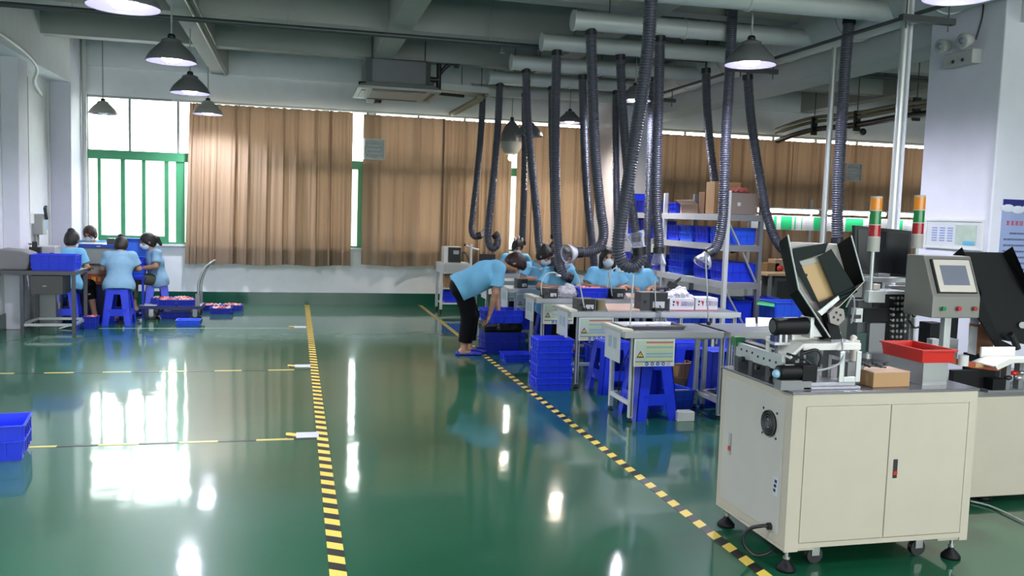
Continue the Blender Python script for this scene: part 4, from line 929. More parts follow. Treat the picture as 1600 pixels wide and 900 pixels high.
f0, f1 = T(1441, 602), T(1478, 601); X0, X1 = f0[0], f1[0]; Y0 = f0[1]; Y1 = X0/AX(1388, 575, X0)[0]*AX(1388, 575, X0)[1]; Y1 = min(Y1, Y0+.34)
t = thing('steel_bin', 'grey steel bin standing under the red tray on the nearest cabinet', 'bin', ((X0+X1)/2, Y0, z)); zs = AY(1441, 566, Y0)[2]
b = B(); b.box(X0, X1, Y0, Y0+.004, z, zs); b.box(X0, X0+.004, Y0+.004, Y1, z, zs); b.box(X1-.004, X1, Y0+.004, Y1, z, zs); b.box(X0+.004, X1-.004, Y1-.004, Y1, z, zs); b.build('walls', STEEL, t)
B().box(X0+.004, X1-.004, Y0+.004, Y1-.004, z, z+.004).build('bottom', STEEL, t)
rz1 = AY(1484, 545, Y0)[2]; rz0 = zs-.0
xa, xb_ = X0-.035, X1+.012; ya, yb_ = Y0-.03, Y1+.02
def open_tray(b, xa, xb_, ya, yb_, z0, z1, th=.006, taper=.01, lip=.012):
    o = [(xa+taper, ya+taper), (xb_-taper, ya+taper), (xb_-taper, yb_-taper), (xa+taper, yb_-taper)]; O = [(xa, ya), (xb_, ya), (xb_, yb_), (xa, yb_)]
    i0 = [(x+(th if k in (0, 3) else -th), y+(th if k in (0, 1) else -th)) for k, (x, y) in enumerate(o)]; i1 = [(x+(th if k in (0, 3) else -th), y+(th if k in (0, 1) else -th)) for k, (x, y) in enumerate(O)]
    vs = [(*p, z0) for p in o]+[(*p, z1) for p in O]+[(*p, z1) for p in i1]+[(*p, z0+th) for p in i0]
    fs = [(3, 2, 1, 0)]+[(i, (i+1) % 4, 4+(i+1) % 4, 4+i) for i in range(4)]+[(4+i, 4+(i+1) % 4, 8+(i+1) % 4, 8+i) for i in range(4)]+[(8+i, 8+(i+1) % 4, 12+(i+1) % 4, 12+i) for i in range(4)]+[(12, 13, 14, 15)]
    b.add(vs, fs)
    if lip:
        b.box(xa-lip, xb_+lip, ya-lip, ya, z1-lip*.9, z1); b.box(xa-lip, xb_+lip, yb_, yb_+lip, z1-lip*.9, z1); b.box(xa-lip, xa, ya, yb_, z1-lip*.9, z1); b.box(xb_, xb_+lip, ya, yb_, z1-lip*.9, z1)
b = B(); open_tray(b, xa, xb_, ya, yb_, rz0, rz1, .005, .008, .008); tag(b.build('red_tray', RED), 'red plastic tray sitting on the grey steel bin', 'tray')

MY = 4.12; ZT2 = AY(1560, 620, MY)[2]+.03
# ------------------------------------------------------------------ control panel on its pole
YP = 4.13
t = thing('control_panel', 'grey control panel with touch screen and three buttons on a pole', 'control panel', tuple(AY(1478, 560, YP)))
x0, x1 = AY(1457, 480, YP)[0], AY(1531, 480, YP)[0]; z0 = AY(1490, 497, YP)[2]; z1 = AY(1490, 464, YP)[2]; zt = AY(1490, 400, YP+.10)[2]; sl = .10
pr_ = [(x0, YP, z0), (x0, YP, z1), (x0, YP+sl, zt), (x0, YP+.24, zt), (x0, YP+.24, z0)]
b = B(); b.prism(pr_, (x1-x0, 0, 0)); b.build('housing', mat('taupe grey housing', (.25, .24, .22), .4, .3), t, .005)
b = B(); up = Vector((0, sl, zt-z1)).normalized(); nv = Vector((0, -(zt-z1), sl)).normalized(); ce = Vector((0, YP, z1)); L = math.hypot(sl, zt-z1)
def slant(u0, u1, w0, w1, h0, h1, m, name, par, bev=0):
    b = B(); q = [Vector((x0+(x1-x0)*u, 0, 0))+ce+up*L*w_+nv*h0 for u, w_ in ((u0, w0), (u1, w0), (u1, w1), (u0, w1))]; b.prism(q, nv*(h1-h0)); return b.build(name, m, par, bev)
bz = slant(.10, .93, .08, .90, .0, .010, BLACK, 'bezel', t); bz2 = slant(.13, .90, .10, .88, .010, .016, BEIGE, 'screen_frame', t, .002); slant(.24, .79, .26, .74, .0165, .018, SCREEN, 'screen', t)
for px, m, nm in ((1472, mat('green button', (.01, .20, .06), .3), 'green_button'), (1496, mat('red button', (.55, .02, .04), .3), 'red_button'), (1521, mat('rust button', (.30, .05, .03), .3), 'knob')):
    p = AY(px, 482, YP); b = B(); b.cyl((p[0], YP-.004, p[2]), (p[0], YP+.001, p[2]), .017, n=20); bt = b.build('button_ring', STEEL, t); B().cyl((p[0], YP-.02, p[2]), (p[0], YP-.003, p[2]), .013, n=20).build(nm, m, bt)
p = AY(1478, 500, YP+.1); b = B(); b.box(p[0]-.022, p[0]+.022, YP+.08, YP+.12, ZT2, z0); b.build('pole', ALU, t, .003); B().box(p[0]-.05, p[0]+.05, YP+.05, YP+.15, ZT2, ZT2+.01).build('pole_base', STEEL, t)

# ------------------------------------------------------------------ signal towers
def tower(px, ytop, seg, ybot, Y, base_z, lab, w_px=11):
    p = AY(px, ytop, Y); r = .034; zs = [AY(px-2*k/3, y, Y)[2] for k, y in enumerate(seg)]
    x = p[0]; t = thing('signal_tower', lab, 'signal light', (x, Y, base_z), 0, 'amber, green and red signal towers')
    B().cyl((x, Y, zs[0]), (x, Y, zs[0]+.012), r, n=20).build('cap', BEIGE, t)
    for k, (m, nm) in enumerate(((AMBER, 'amber_lens'), (GREENL, 'green_lens'), (REDL, 'red_lens'))):
        b = B(); b.cyl((x, Y, zs[k+1]+.006), (x, Y, zs[k]), r, n=20); lo = b.build(nm, m, t); B().cyl((x, Y, zs[k+1]), (x, Y, zs[k+1]+.006), r*1.04, n=20).build('ring', BEIGE, lo)
    B().cyl((x, Y, zs[4]), (x, Y, zs[3]), r*1.05, n=20).build('sounder_base', mat('grey beige plastic', (.50, .48, .45), .5), t)
    b = B(); b.cyl((x, Y, base_z), (x, Y, zs[4]), .011, n=10); b.cyl((x, Y, base_z), (x, Y, base_z+.03), .03, n=14); b.build('pole', ALU, t)
tower(1370, 306, (310, 330, 352, 371, 393), 0, 4.55, .80, 'signal tower with amber, green and red lenses beside the black monitor')
tower(1438, 305, (308, 329, 349, 367, 388), 0, 4.75, .80, 'signal tower with amber, green and red lenses before the white column')

# ------------------------------------------------------------------ assembly station behind (valves, monitor)
t = thing('assembly_station', 'dark assembly machine with rows of metal valves behind the red tray', 'machine', (3.35, 4.8, 0))
x0, x1 = AY(1318, 520, 4.45)[0], AY(1452, 520, 4.45)[0]
B().box(x0, x1, 4.45, 5.35, .1, .78).build('base_cabinet', mat('dark green grey steel', (.03, .05, .045), .5), t, .005)
B().box(x0-.01, x1+.01, 4.41, 5.36, .78, .80).build('base_top', DGREY, t)
for x in (x0+.08, x1-.08):
    for y in (4.5, 5.25): B().cyl((x, y, 0), (x, y, .1), .025).build('foot', BLACK, t)
P4 = lambda px, py, Y=4.45: AY(px, py, Y)
def bx(px0, px1, py0, py1, Y, d, m, nm, bev=.002):
    a = P4(px0, py1, Y); c = P4(px1, py0, Y); return B().box(a[0], c[0], Y, Y+d, a[2], c[2]).build(nm, m, t, bev)
bx(1337, 1362, 470, 548, 4.50, .10, DGREY, 'left_column'); bx(1357, 1384, 505, 550, 4.46, .08, MGREY, 'grey_block'); bx(1337, 1357, 520, 552, 4.48, .06, mat('green grey panel', (.03, .07, .06), .5), 'green_panel')
bx(1357, 1384, 455, 473, 4.44, .04, ALU, 'white_bracket'); bx(1337, 1349, 482, 504, 4.42, .05, ALU, 'white_block'); bx(1349, 1388, 482, 503, 4.46, .06, BLACKM, 'gripper_arm'); bx(1330, 1346, 492, 498, 4.41, .03, BLACK, 'gripper_rod')
m_ = bx(1384, 1417, 459, 540, 4.50, .09, BLACKM, 'valve_manifold')
for i in range(4):
    for j in range(9):
        p = P4(1392+6.3*i-.3*j, 465+8.6*j, 4.5)
        if (i+j*3) % 7 == 3: continue
        B().cyl((p[0], 4.47, p[2]), (p[0], 4.505, p[2]), .0095, n=10).build('valve', STEEL, m_)
bx(1384, 1418, 455, 460, 4.46, .16, ALU, 'manifold_top'); bx(1418, 1430, 470, 548, 4.52, .05, MGREY, 'right_plate'); bx(1425, 1432, 497, 555, 4.50, .03, ALU, 'rail')
bx(1360, 1448, 435, 441, 4.66, .1, ALU, 'upper_plate'); bx(1388, 1392, 441, 456, 4.66, .04, ALU, 'post'); bx(1392, 1425, 447, 452, 4.62, .06, mat('pale plastic', (.45, .45, .48), .5), 'slide'); bx(1365, 1376, 444, 453, 4.56, .05, BEIGE, 'fitting')
bx(1372, 1391, 428, 440, 4.70, .05, MGREY, 'bracket'); bx(1412, 1440, 455, 468, 4.6, .1, MGREY, 'cylinder_block')
p = P4(1436, 478); q = P4(1432, 505)
for k, (a, c) in enumerate((((1424, 486), (1431, 492)), ((1428, 476), (1436, 470)), ((1420, 500), (1436, 511)))):
    B().tube(spline([P4(*a, 4.46), (P4((a[0]+c[0])/2, (a[1]+c[1])/2+6, 4.42)), P4(*c, 4.47)], .01), .006, 6).build('air_tube', BLACK, t)
for px in (1425, 1436): B().cyl(P4(px, 488, 4.5), P4(px, 476, 4.5), .014).build('cylinder', ALU, t)
bx(1450, 1476, 505, 560, 4.52, .1, BLACKM, 'dark_box'); bx(1455, 1470, 530, 560, 4.45, .05, ALU, 'white_clamp'); bx(1481, 1498, 530, 560, 4.45, .08, MGREY, 'grey_support'); bx(1485, 1500, 470, 530, 4.55, .05, BLACKM, 'cable_chain')
t = thing('monitor', 'black flat monitor behind the nearer signal tower', 'monitor', tuple(AY(1380, 440, 5.0)))
a, c = AY(1337, 432, 4.95), AY(1425, 356, 4.95); b = B(); b.prism([AY(1336, 426, 4.95), AY(1421, 437, 4.95), AY(1425, 361, 4.95), AY(1336, 352, 4.95)], (0, .035, 0)); b.build('housing', BLACK, t, .004)
b = B(); b.prism([AY(1341, 420, 4.945), AY(1417, 430, 4.945), AY(1420, 366, 4.945), AY(1341, 358, 4.945)], (0, .006, 0)); b.build('screen', mat('dark screen', (.012, .013, .017), .22), t)
xm = (a[0]+c[0])/2; B().box(xm-.03, xm+.03, 4.99, 5.03, .80, a[2]+.1).build('stand', BLACK, t); B().box(xm-.12, xm+.12, 4.9, 5.1, .80, .815).build('stand_base', BLACK, t)

# ------------------------------------------------------------------ second machine at the right edge
MY = 4.12
t = thing('machine_cabinet', 'second cream machine cabinet, half hidden at the right edge', 'cabinet', (4.0, MY, 0))
x0 = XR+.12; x1 = 4.75; zb = AY(1560, 775, MY)[2]; zt = AY(1560, 620, MY)[2]
b = B(); b.box(x0, x1, MY, 4.38, zb, zt); b.box(3.74, x1, 4.38, 4.85, zb, zt); b.build('body', CREAM, t, .004); B().box(x0+.03, x1, MY+.01, 4.40, zt, zt+.03).box(3.76, x1, 4.40, 4.84, zt, zt+.03).build('top_plate', MGREY, t, .002)
for x, y, c in ((AZ(1580, 798)[0], MY+.1, (AZ(1552, 795)[0], MY+.16)), (x1-.08, MY+.1, None), (x0+.06, MY+.2, None)): foot_and_castor(t, x, y, zb, c)
ZT2 = zt+.03
t = thing('air_line', 'thin clear air line running along the floor under the second cabinet', 'hose', tuple(AZ(1560, 800)))
B().tube(spline([AZ(1517, 783, .01), AZ(1545, 790, .01), AZ(1575, 803, .01), AZ(1600, 815, .01), AZ(1640, 828, .01)], .05), .006, 8).build('tube', mat('pale tube', (.5, .52, .5), .3), t)
t = thing('feed_hopper', 'large black hopper at the right edge above the second cabinet', 'hopper', tuple(AY(1560, 540, 4.3)))
Yr = 4.45; V_ = lambda px, py, Y=Yr: Vector(AY(px, py, Y))
vb = Vector((-.035, .14, .02))
b = B(); b.prism([V_(1505, 394), V_(1578, 395), V_(1612, 470), V_(1612, 540), V_(1558, 530), V_(1530, 455)], (0, .006, .002)); b.build('back_plate', mat('black satin sheet', (.010, .010, .011), .55, spec=.25), t)
b = B(); b.prism([V_(1488, 399, Yr-.02), V_(1503, 386, Yr-.08), V_(1521, 425, Yr-.08), V_(1534, 458, Yr-.08), V_(1532, 470, Yr)], (.004, .004, 0)); b.build('left_side', BLACKM, t)
b = B(); b.prism([V_(1527, 492, Yr-.02), V_(1530, 455, Yr-.02), V_(1562, 530, Yr-.02), V_(1592, 545, Yr-.04), V_(1560, 546, Yr-.04)], (0, .02, 0)); b.build('lower_side', BLACKM, t)
b = B(); b.prism([V_(1566, 396, Yr-.0), V_(1582, 385, Yr-.08), V_(1606, 440, Yr-.08), V_(1606, 470, Yr)], (.004, .004, 0)); b.build('right_side', BLACKM, t)
b = B(); b.tube(spline([V_(1578, 522, Yr-.06), V_(1584, 530, Yr-.06), V_(1590, 545, Yr-.06)], .02), .02, 10); b.build('pivot', BLACK, t); B().cyl(V_(1598, 508, Yr-.02), V_(1598, 508, Yr-.03), .02, n=16).build('round_label', PAPER, t)
p = V_(1575, 548); B().box(p[0]-.03, p[0]+.03, Yr+.02, Yr+.08, ZT2, p[2]+.03).build('stand_post', DGREY, t)
t = thing('feeder_mechanism', 'white chute over small fittings on the second cabinet at right', 'machine', tuple(AY(1580, 600, 4.15)))
zc = AY(1560, 562, 4.15)[2]; xa = AY(1537, 560, 4.15)[0]
b = B(); b.prism([(xa, 4.06, zc-.02), (xa+.09, 4.06, zc+.02), (xa+.5, 4.06, zc+.02), (xa+.5, 4.06, zc-.005), (xa+.12, 4.06, zc-.005), (xa+.02, 4.06, zc-.045)], (0, .012, 0)); b.prism([(xa, 4.072, zc-.03), (xa+.09, 4.072, zc+.0), (xa+.09, 4.24, zc+.0), (xa, 4.24, zc-.03)], (0, 0, .008)); b.box(xa+.09, xa+.5, 4.072, 4.24, zc-.004, zc+.004); b.box(xa+.06, xa+.3, 4.235, 4.25, zc, zc+.06); b.build('white_chute', mat('white chute paint', (.74, .72, .68), .4), t, .003)
for px in (1570, 1590): p = AY(px, 575, 4.15); B().box(p[0]-.015, p[0]+.015, 4.12, 4.16, ZT2, zc-.005).build('post', MGREY, t)
for px, py, m in ((1585, 583, RED), (1592, 590, ALU), (1575, 590, BLACK), (1596, 582, STEEL)): p = AY(px, py, 4.12); B().ball((p[0], 4.12, p[2]), (.025, .02, .014)).build('fitting', m, t)
B().box(xa-.0, xa+.45, 4.10, 4.24, ZT2, ZT2+.012).build('base_plate', MGREY, t); B().box(xa+.03, xa+.12, 4.1, 4.2, ZT2+.012, AY(1550, 590, 4.15)[2]).build('base_block', BLACKM, t)
# brown sheet, cardboard panel, paper, roll
Yc = 4.16
t = thing('brown_tape_strip', 'rust brown bent strip running between the red tray and the white chute', 'strip', tuple(AY(1500, 570, Yc)))
P = [AY(x, y, Yc) for x, y in ((1482, 567), (1500, 571), (1520, 575), (1545, 578), (1565, 580))]; b = B()
for i in range(4): b.prism([P[i], P[i+1], P[i+1]+np.array([0, 0, .035]), P[i]+np.array([0, 0, .035])], (0, .008, 0))
b.build('strip', mat('rust brown strip', (.36, .07, .02), .5), t); p = AY(1530, 574, Yc); B().box(p[0]-.03, p[0]+.03, Yc-.004, Yc, p[2]-.0, p[2]+.025).build('tan_label', WOOD, t)
p = AY(1500, 580, Yc); B().box(p[0]-.03, p[0]+.25, Yc+.01, Yc+.05, ZT2, p[2]).build('support', BLACKM, t)
t = thing('cardboard_sheet', 'brown cardboard panel with a white sheet behind the second feeder', 'cardboard', tuple(AY(1530, 555, 4.3)))
b = B(); b.prism([AY(1516, 553, 4.60), AY(1551, 556, 4.60), AY(1554, 508, 4.60), AY(1518, 505, 4.60)], (0, .02, 0)); b.build('panel', ORANGE if 0 else mat('reddish cardboard', (.33, .13, .06), .7), t); b = B(); b.prism([AY(1512, 552, 4.58), AY(1525, 555, 4.58), AY(1528, 511, 4.58), AY(1516, 509, 4.58)], (0, .003, 0)); b.build('white_sheet', PAPER, t)
b = B(); b.prism([AY(1516, 505, 4.59), AY(1530, 507, 4.59), AY(1530, 490, 4.59), AY(1517, 486, 4.59)], (0, .004, 0)); b.build('plastic_wrap', mat('pale wrap', (.55, .58, .68), .3), t)
p = AY(1520, 560, 4.60); B().box(p[0]-.02, p[0]+.15, 4.60, 4.66, ZT2, p[2]+.03).build('foot', BLACKM, t)
p = AY(1505, 563, 4.14); tag(B().cyl((p[0], 4.14, p[2]-.03), (p[0], 4.14, p[2]+.03), .028, n=20).build('paper_roll', WHITE), 'small white roll standing beside the brown strip', 'roll')
# ================================================================== WORK BENCHES
BW, BD, BH = .80, .47, .72
def make_bench():
    t = thing('work_bench', '', 'bench', (0, 0, 0), 0, 'aluminium work benches in rows')
    o = B().box(-.06, BW+.02, -.03, BD+.03, BH-.012, BH).build('tabletop', TOPG, t, .002, local=True)
    b = B(); b.box(-.065, BW+.025, -.036, -.03, BH-.045, BH+.002); b.box(-.065, BW+.025, BD+.03, BD+.036, BH-.045, BH+.002); b.box(-.071, -.065, -.036, BD+.036, BH-.045, BH+.002); b.build('edge_trim', ALU, o, local=True)
    for x in (.0, BW-.036):
        for y in (.0, BD-.036):
            b = B(); b.box(x, x+.036, y, y+.036, .035, BH-.012); 
            l = b.build('leg', ALU, t, .004, local=True); b = B(); b.cyl((x+.018, y+.018, 0), (x+.018, y+.018, .012), .022, n=12); b.cyl((x+.018, y+.018, .012), (x+.018, y+.018, .036), .008, n=8); b.build('levelling_foot', BLACK, l, local=True)
            if y == 0: B().box(x+.014, x+.022, -.001, .0, .05, BH-.05).build('slot', DGREY, l, local=True)
    for x in (.003, BW-.033): B().box(x, x+.03, .036, BD-.036, .13, .16).build('side_rail', WHITE, t, .002, local=True)
    B().box(.036, BW-.036, BD-.03, BD-.005, .13, .16).build('back_rail', ALU, t, local=True); B().box(.036, BW-.036, .004, .03, BH-.06, BH-.03).build('front_rail', ALU, t, local=True)
    return t
ROWS = [6.28, 7.64, 8.84, 10.02, 11.2, 12.4]
RN = ['nearest', 'second', 'third', 'fourth', 'fifth', 'farthest']
BX = [2.55, 3.385]
bench = make_bench(); seen = []
for i, Y in enumerate(ROWS):
    for j, X in enumerate(BX):
        place(bench, (X, Y, 0), 0, ('aluminium work bench at the aisle end of the %s row' if j == 0 else 'aluminium work bench second from the aisle in the %s row') % RN[i], 'aluminium work benches in rows', seen)
# safety sign boards on the bench fronts
SIGN = mat('pale green sign print', (.48, .58, .46), .5, var=.12, scale=12)
def make_sign():
    t = thing('safety_sign', '', 'sign', (0, 0, 0), 0, 'safety sign boards hung on the bench fronts'); w_, h_ = .34, .215
    B().box(0, w_, -.006, 0, 0, h_).build('board', mat('sign board white', (.68, .69, .68), .5), t, local=True)
    def strip(x0, x1, z0, z1, m, nm): return B().box(x0, x1, -.0075, -.006, z0, z1).build(nm, m, t, local=True)
    strip(.012, w_-.012, .04, h_-.008, SIGN, 'printed_panel')
    for k, (z, c) in enumerate(((.188, (.50, .13, .13)), (.170, (.68, .62, .32)), (.150, (.28, .46, .42)), (.126, (.52, .60, .30)), (.100, (.25, .42, .46)), (.076, (.30, .42, .44)), (.052, (.64, .62, .26)))):
        B().box(.1, w_-.016, -.0085, -.007, z-.006, z+.006).build('text_band', mat('sign band %d' % k, c, .5), t, local=True)
    B().box(.016, .088, -.0085, -.007, .066, .128).build('warning_plate', PAPER, t, local=True)
    wt = B().prism([(.02, -.0095, .07), (.084, -.0095, .07), (.052, -.0095, .124)], (0, .001, 0)).build('warning_triangle', BLACK, t, local=True); B().prism([(.031, -.0102, .076), (.073, -.0102, .076), (.052, -.0102, .111)], (0, .001, 0)).build('triangle_fill', YELLOW, wt, local=True)
    b = B(); b.box(.05, .054, -.011, -.010, .088, .102); b.box(.050, .054, -.011, -.010, .080, .084); b.box(.037, .067, -.011, -.0101, .0765, .0795); b.build('triangle_mark', BLACK, wt, local=True)
    B().box(.012, w_-.012, -.0085, -.007, .034, .041).build('dark_rule', mat('sign rule', (.10, .16, .22), .5), t, local=True); B().box(.016, .076, -.008, -.006, .012, .027).build('yellow_caption', mat('soft yellow', (.70, .58, .25), .5), t, local=True)
    for k in range(5):
        c = (.110+.046*k, -.007, .02); r = B().cyl((c[0], -.0082, c[2]), (c[0], -.006, c[2]), .0155, n=18).build('round_symbol', mat('symbol blue', (.08, .14, .40), .5) if k < 4 else mat('symbol pink', (.55, .40, .52), .5), t, local=True)
        B().cyl((c[0]+.001*(k-2), -.0092, c[2]-.001), (c[0]+.001*(k-2), -.008, c[2]-.001), .006+.001*(k % 2), n=10).build('symbol_mark', PAPER, r, local=True)
    return t
sign = make_sign()
for i, Y in enumerate(ROWS[:5]):
    place(sign, (BX[0]+.005, Y-.037, BH-.265), 0, 'safety sign board with warning triangle on the front of the %s row' % RN[i], 'safety sign boards hung on the bench fronts', seen)
def make_sheet():
    t = thing('hanging_sheet', '', 'paper', (0, 0, 0), 0, 'white sheets hanging on the bench ends')
    B().box(-.003, 0, 0, .34, 0, .24).build('sheet', PAPER, t, local=True)
    for k in range(2): B().box(-.0045, -.003, .08+.11*k, .15+.11*k, .10, .19).build('printed_block', mat('grey green print', (.32, .42, .44), .5), t, local=True)
    for k in range(3): B().box(-.0045, -.003, .05, .29, .03+.02*k, .038+.02*k).build('printed_line', mat('pale green print', (.50, .60, .54), .5), t, local=True)
    return t
hs = make_sheet()
for i, Y in enumerate(ROWS[:5]): place(hs, (BX[0]-.073, Y+.05, BH-.255), 0, 'white printed sheet hanging on the left end of the %s row' % RN[i], 'white sheets hanging on the bench ends', seen)
# ------------------------------------------------------------------ plastic stools
def make_stool():
    t = thing('plastic_stool', '', 'stool', (0, 0, 0), 0, 'blue plastic stools'); H = .47; a, c = .135, .185
    b = B(); b.box(-a, a, -a, a, H-.012, H); b.prism([(-a, -a, H-.012), (a, -a, H-.012), (a*1.03, -a*1.03, H-.07), (-a*1.03, -a*1.03, H-.07)], (0, .006, 0)); b.prism([(-a, a, H-.012), (a, a, H-.012), (a*1.03, a*1.03, H-.07), (-a*1.03, a*1.03, H-.07)], (0, -.006, 0))
    b.prism([(-a, -a, H-.012), (-a, a, H-.012), (-a*1.03, a*1.03, H-.07), (-a*1.03, -a*1.03, H-.07)], (.006, 0, 0)); b.prism([(a, -a, H-.012), (a, a, H-.012), (a*1.03, a*1.03, H-.07), (a*1.03, -a*1.03, H-.07)], (-.006, 0, 0))
    st = b.build('seat', BLUE, t, .008, local=True)
    B().box(-a*.7, a*.7, -.02, .02, H, H+.001).build('grip_slot', BLUED, st, local=True)
    for sx in (-1, 1):
        for sy in (-1, 1):
            b = B()
            for (wx, wy) in ((.106, .01), (.01, .106)):
                top = [(sx*a, sy*a), (sx*(a-wx), sy*a), (sx*(a-wx), sy*(a-wy)), (sx*a, sy*(a-wy))]; wx2, wy2 = (.085, .01) if wx > wy else (.01, .085)
                bot = [(sx*c, sy*c), (sx*(c-wx2), sy*c), (sx*(c-wx2), sy*(c-wy2)), (sx*c, sy*(c-wy2))]
                vs = [(*p, 0) for p in bot]+[(*p, H-.012) for p in top]; fl = (sx*sy > 0)
                fs = [(3, 2, 1, 0), (4, 5, 6, 7)]+[(k, (k+1) % 4, 4+(k+1) % 4, 4+k) for k in range(4)]
                b.add(vs, fs if fl else [f[::-1] for f in fs])
            b.build('leg', BLUE, t, local=True)
    k_ = a+(c-a)*.62; z0, z1 = .12, .21
    for (x0, x1, y0, y1) in ((-k_+.05, k_-.05, -k_, -k_+.008), (-k_+.05, k_-.05, k_-.008, k_), (-k_, -k_+.008, -k_+.05, k_-.05), (k_-.008, k_, -k_+.05, k_-.05)): B().box(x0, x1, y0, y1, z0, z1).build('stretcher', BLUE, t, local=True)
    return t
stool = make_stool()
def add_stool(x, y, rz, lab): return place(stool, (x, y, 0), rz, lab, 'blue plastic stools', seen)
add_stool(2.80, 6.50, .05, 'blue plastic stool under the nearest row, right below its safety sign')
add_stool(2.86, 7.50, .1, 'blue plastic stool standing in front of the second row at its aisle end')
add_stool(3.62, 6.95, .2, 'blue plastic stool just behind the nearest row, right of the power pole')
add_stool(3.55, 7.47, .0, 'blue plastic stool before the second bench of the second row')
add_stool(4.45, 8.3, .1, 'blue plastic stool near the front corner of the bin rack')
# ------------------------------------------------------------------ plastic crates
def crate_mesh(b, w_, d_, h_, th=.004):
    open_tray(b, -w_/2, w_/2, -d_/2, d_/2, 0, h_, th, .012, .010)
    n1 = max(2, int(w_/.09))
    for k in range(n1+1):
        x = -w_/2+.015+(w_-.03)*k/n1
        for y, s in ((-d_/2, -1), (d_/2, 1)): b.box(x-.003, x+.003, y-.004 if s < 0 else y-.004, y+.004, h_*.15, h_-.01)
    n2 = max(2, int(d_/.09))
    for k in range(n2+1):
        y = -d_/2+.015+(d_-.03)*k/n2
        for x in (-w_/2, w_/2): b.box(x-.004, x+.004, y-.003, y+.003, h_*.15, h_-.01)
    b.box(-w_/2-.005, w_/2+.005, -d_/2-.005, d_/2+.005, h_*.52, h_*.56)
    return b
CRATES = {}
def crate(loc, w_, d_, h_, lab, rz=0, m=None, name='plastic_crate', cat='crate', group=None):
    key = (round(w_, 3), round(d_, 3), round(h_, 3), (m or BLUE).name)
    if key not in CRATES:
        b = crate_mesh(B(), w_, d_, h_); me = bpy.data.meshes.new(name); me.from_pydata(b.v, [], b.f); me.materials.append(m or BLUE); me.update(); CRATES[key] = me
    o = bpy.data.objects.new(name, CRATES[key]); COL.objects.link(o); o.location = loc; o.rotation_euler = (0, 0, rz); WM[o.name] = Matrix.Translation(Vector(loc)) @ Matrix.Rotation(rz, 4, 'Z')
    return tag(o, lab, cat, group)
def lumps(name, x0, x1, y0, y1, z, n_, r, m, lab, cat='parts'):
    b = B(); q = random.Random(int(x0*1000)+n_)
    for i in range(n_): b.ball((q.uniform(x0, x1), q.uniform(y0, y1), z+q.uniform(0, r)), (r*q.uniform(.6, 1.2), r*q.uniform(.6, 1.2), r*q.uniform(.4, .8)), q.randrange(len(m)), 6, 4)
    return tag(b.build(name, m), lab, cat, None, 'stuff')
# stack of four crates by the aisle
for k, nm in enumerate(('lowest', 'second from the bottom', 'third from the bottom', 'topmost')):
    crate((2.315+.004*(k % 2), 7.66, .118*k), .33, .27, .122, 'blue crate in the stack of four by the aisle, the %s' % nm, group='stack of four crates', m=BLUE)
crate((2.36, 9.16, 0), .30, .24, .09, 'low blue tray lying on the floor behind the stack of four crates')
# the two big tubs with the black bag between, at the bending man
cx_, cy_ = 2.34, 9.86
crate((cx_, cy_, 0), .42, .34, .24, 'large blue tub on the floor by the bending man', m=BLUED)
t = thing('rubbish_bag', 'black plastic bag pressed between the two large blue tubs', 'bag', (cx_, cy_, .24)); b = B(); nseg = 40; vs = []
q = random.Random(5)
for k, (z, r) in enumerate(((.242, .97), (.27, 1.04), (.31, 1.05), (.345, .99))):
    for i in range(nseg):
        a = 2*math.pi*i/nseg; cxx, syy = math.cos(a), math.sin(a); m_ = max(abs(cxx), abs(syy)); rr = r+q.uniform(-.015, .02); vs.append((cx_+.215*rr*cxx/m_, cy_+.175*rr*syy/m_, z))
b.add(vs, [(k*nseg+i, k*nseg+(i+1) % nseg, (k+1)*nseg+(i+1) % nseg, (k+1)*nseg+i) for k in range(3) for i in range(nseg)]+[tuple(range(nseg))[::-1], tuple(range(3*nseg, 4*nseg))], 0, False); b.build('bag', mat('black plastic film', (.008, .008, .01), .18), t)
crate((cx_+.01, cy_, .346), .44, .36, .15, 'large blue tub the bending man reaches into', m=BLUE)
# crates and boxes under the benches
crate((3.10, 6.75, 0), .34, .26, .17, 'blue crate on the floor under the nearest row beside its stool', .25, BLUEL)
crate((3.62, 6.52, 0), .30, .22, .20, 'blue crate on the floor under the second bench of the nearest row', .1, BLUEL)
for i, (x, y, h_, lab) in enumerate(((4.0, 6.9, .5, 'tall blue tub behind the nearest row to the right'), (3.1, 8.35, .3, 'blue tub on the floor behind the second row'), (3.7, 8.3, .42, 'tall blue tub behind the second row, right of the pole'))):
    crate((x, y, 0), .34, .3, h_, lab, .1*i, BLUED if i else BLUE)
B_ = B(); B_.box(-.07, .07, -.05, .05, 0, .075); o = B_.build('white_box', WHITE, None, .003); o.location = (3.04, 6.32, 0); tag(o, 'small white box on the floor at the front of the nearest row', 'box')
t = thing('foot_pedal', 'small dark foot switch with cable on the floor under the nearest row', 'foot switch', (2.62, 6.5, 0)); B().box(2.66, 2.76, 6.72, 6.86, 0, .05).build('pedal', DGREY, t, .006); B().tube(spline([(2.66, 6.8, .03), (2.62, 6.7, .2), (2.60, 6.6, .38), (2.585, 6.35, .62)], .05), .005, 6).build('cable', BLACK, t)
crate((3.45, 7.3, 0), .2, .16, .3, 'brown carton standing behind the nearest row', 0, CARD, 'cardboard_box', 'box')
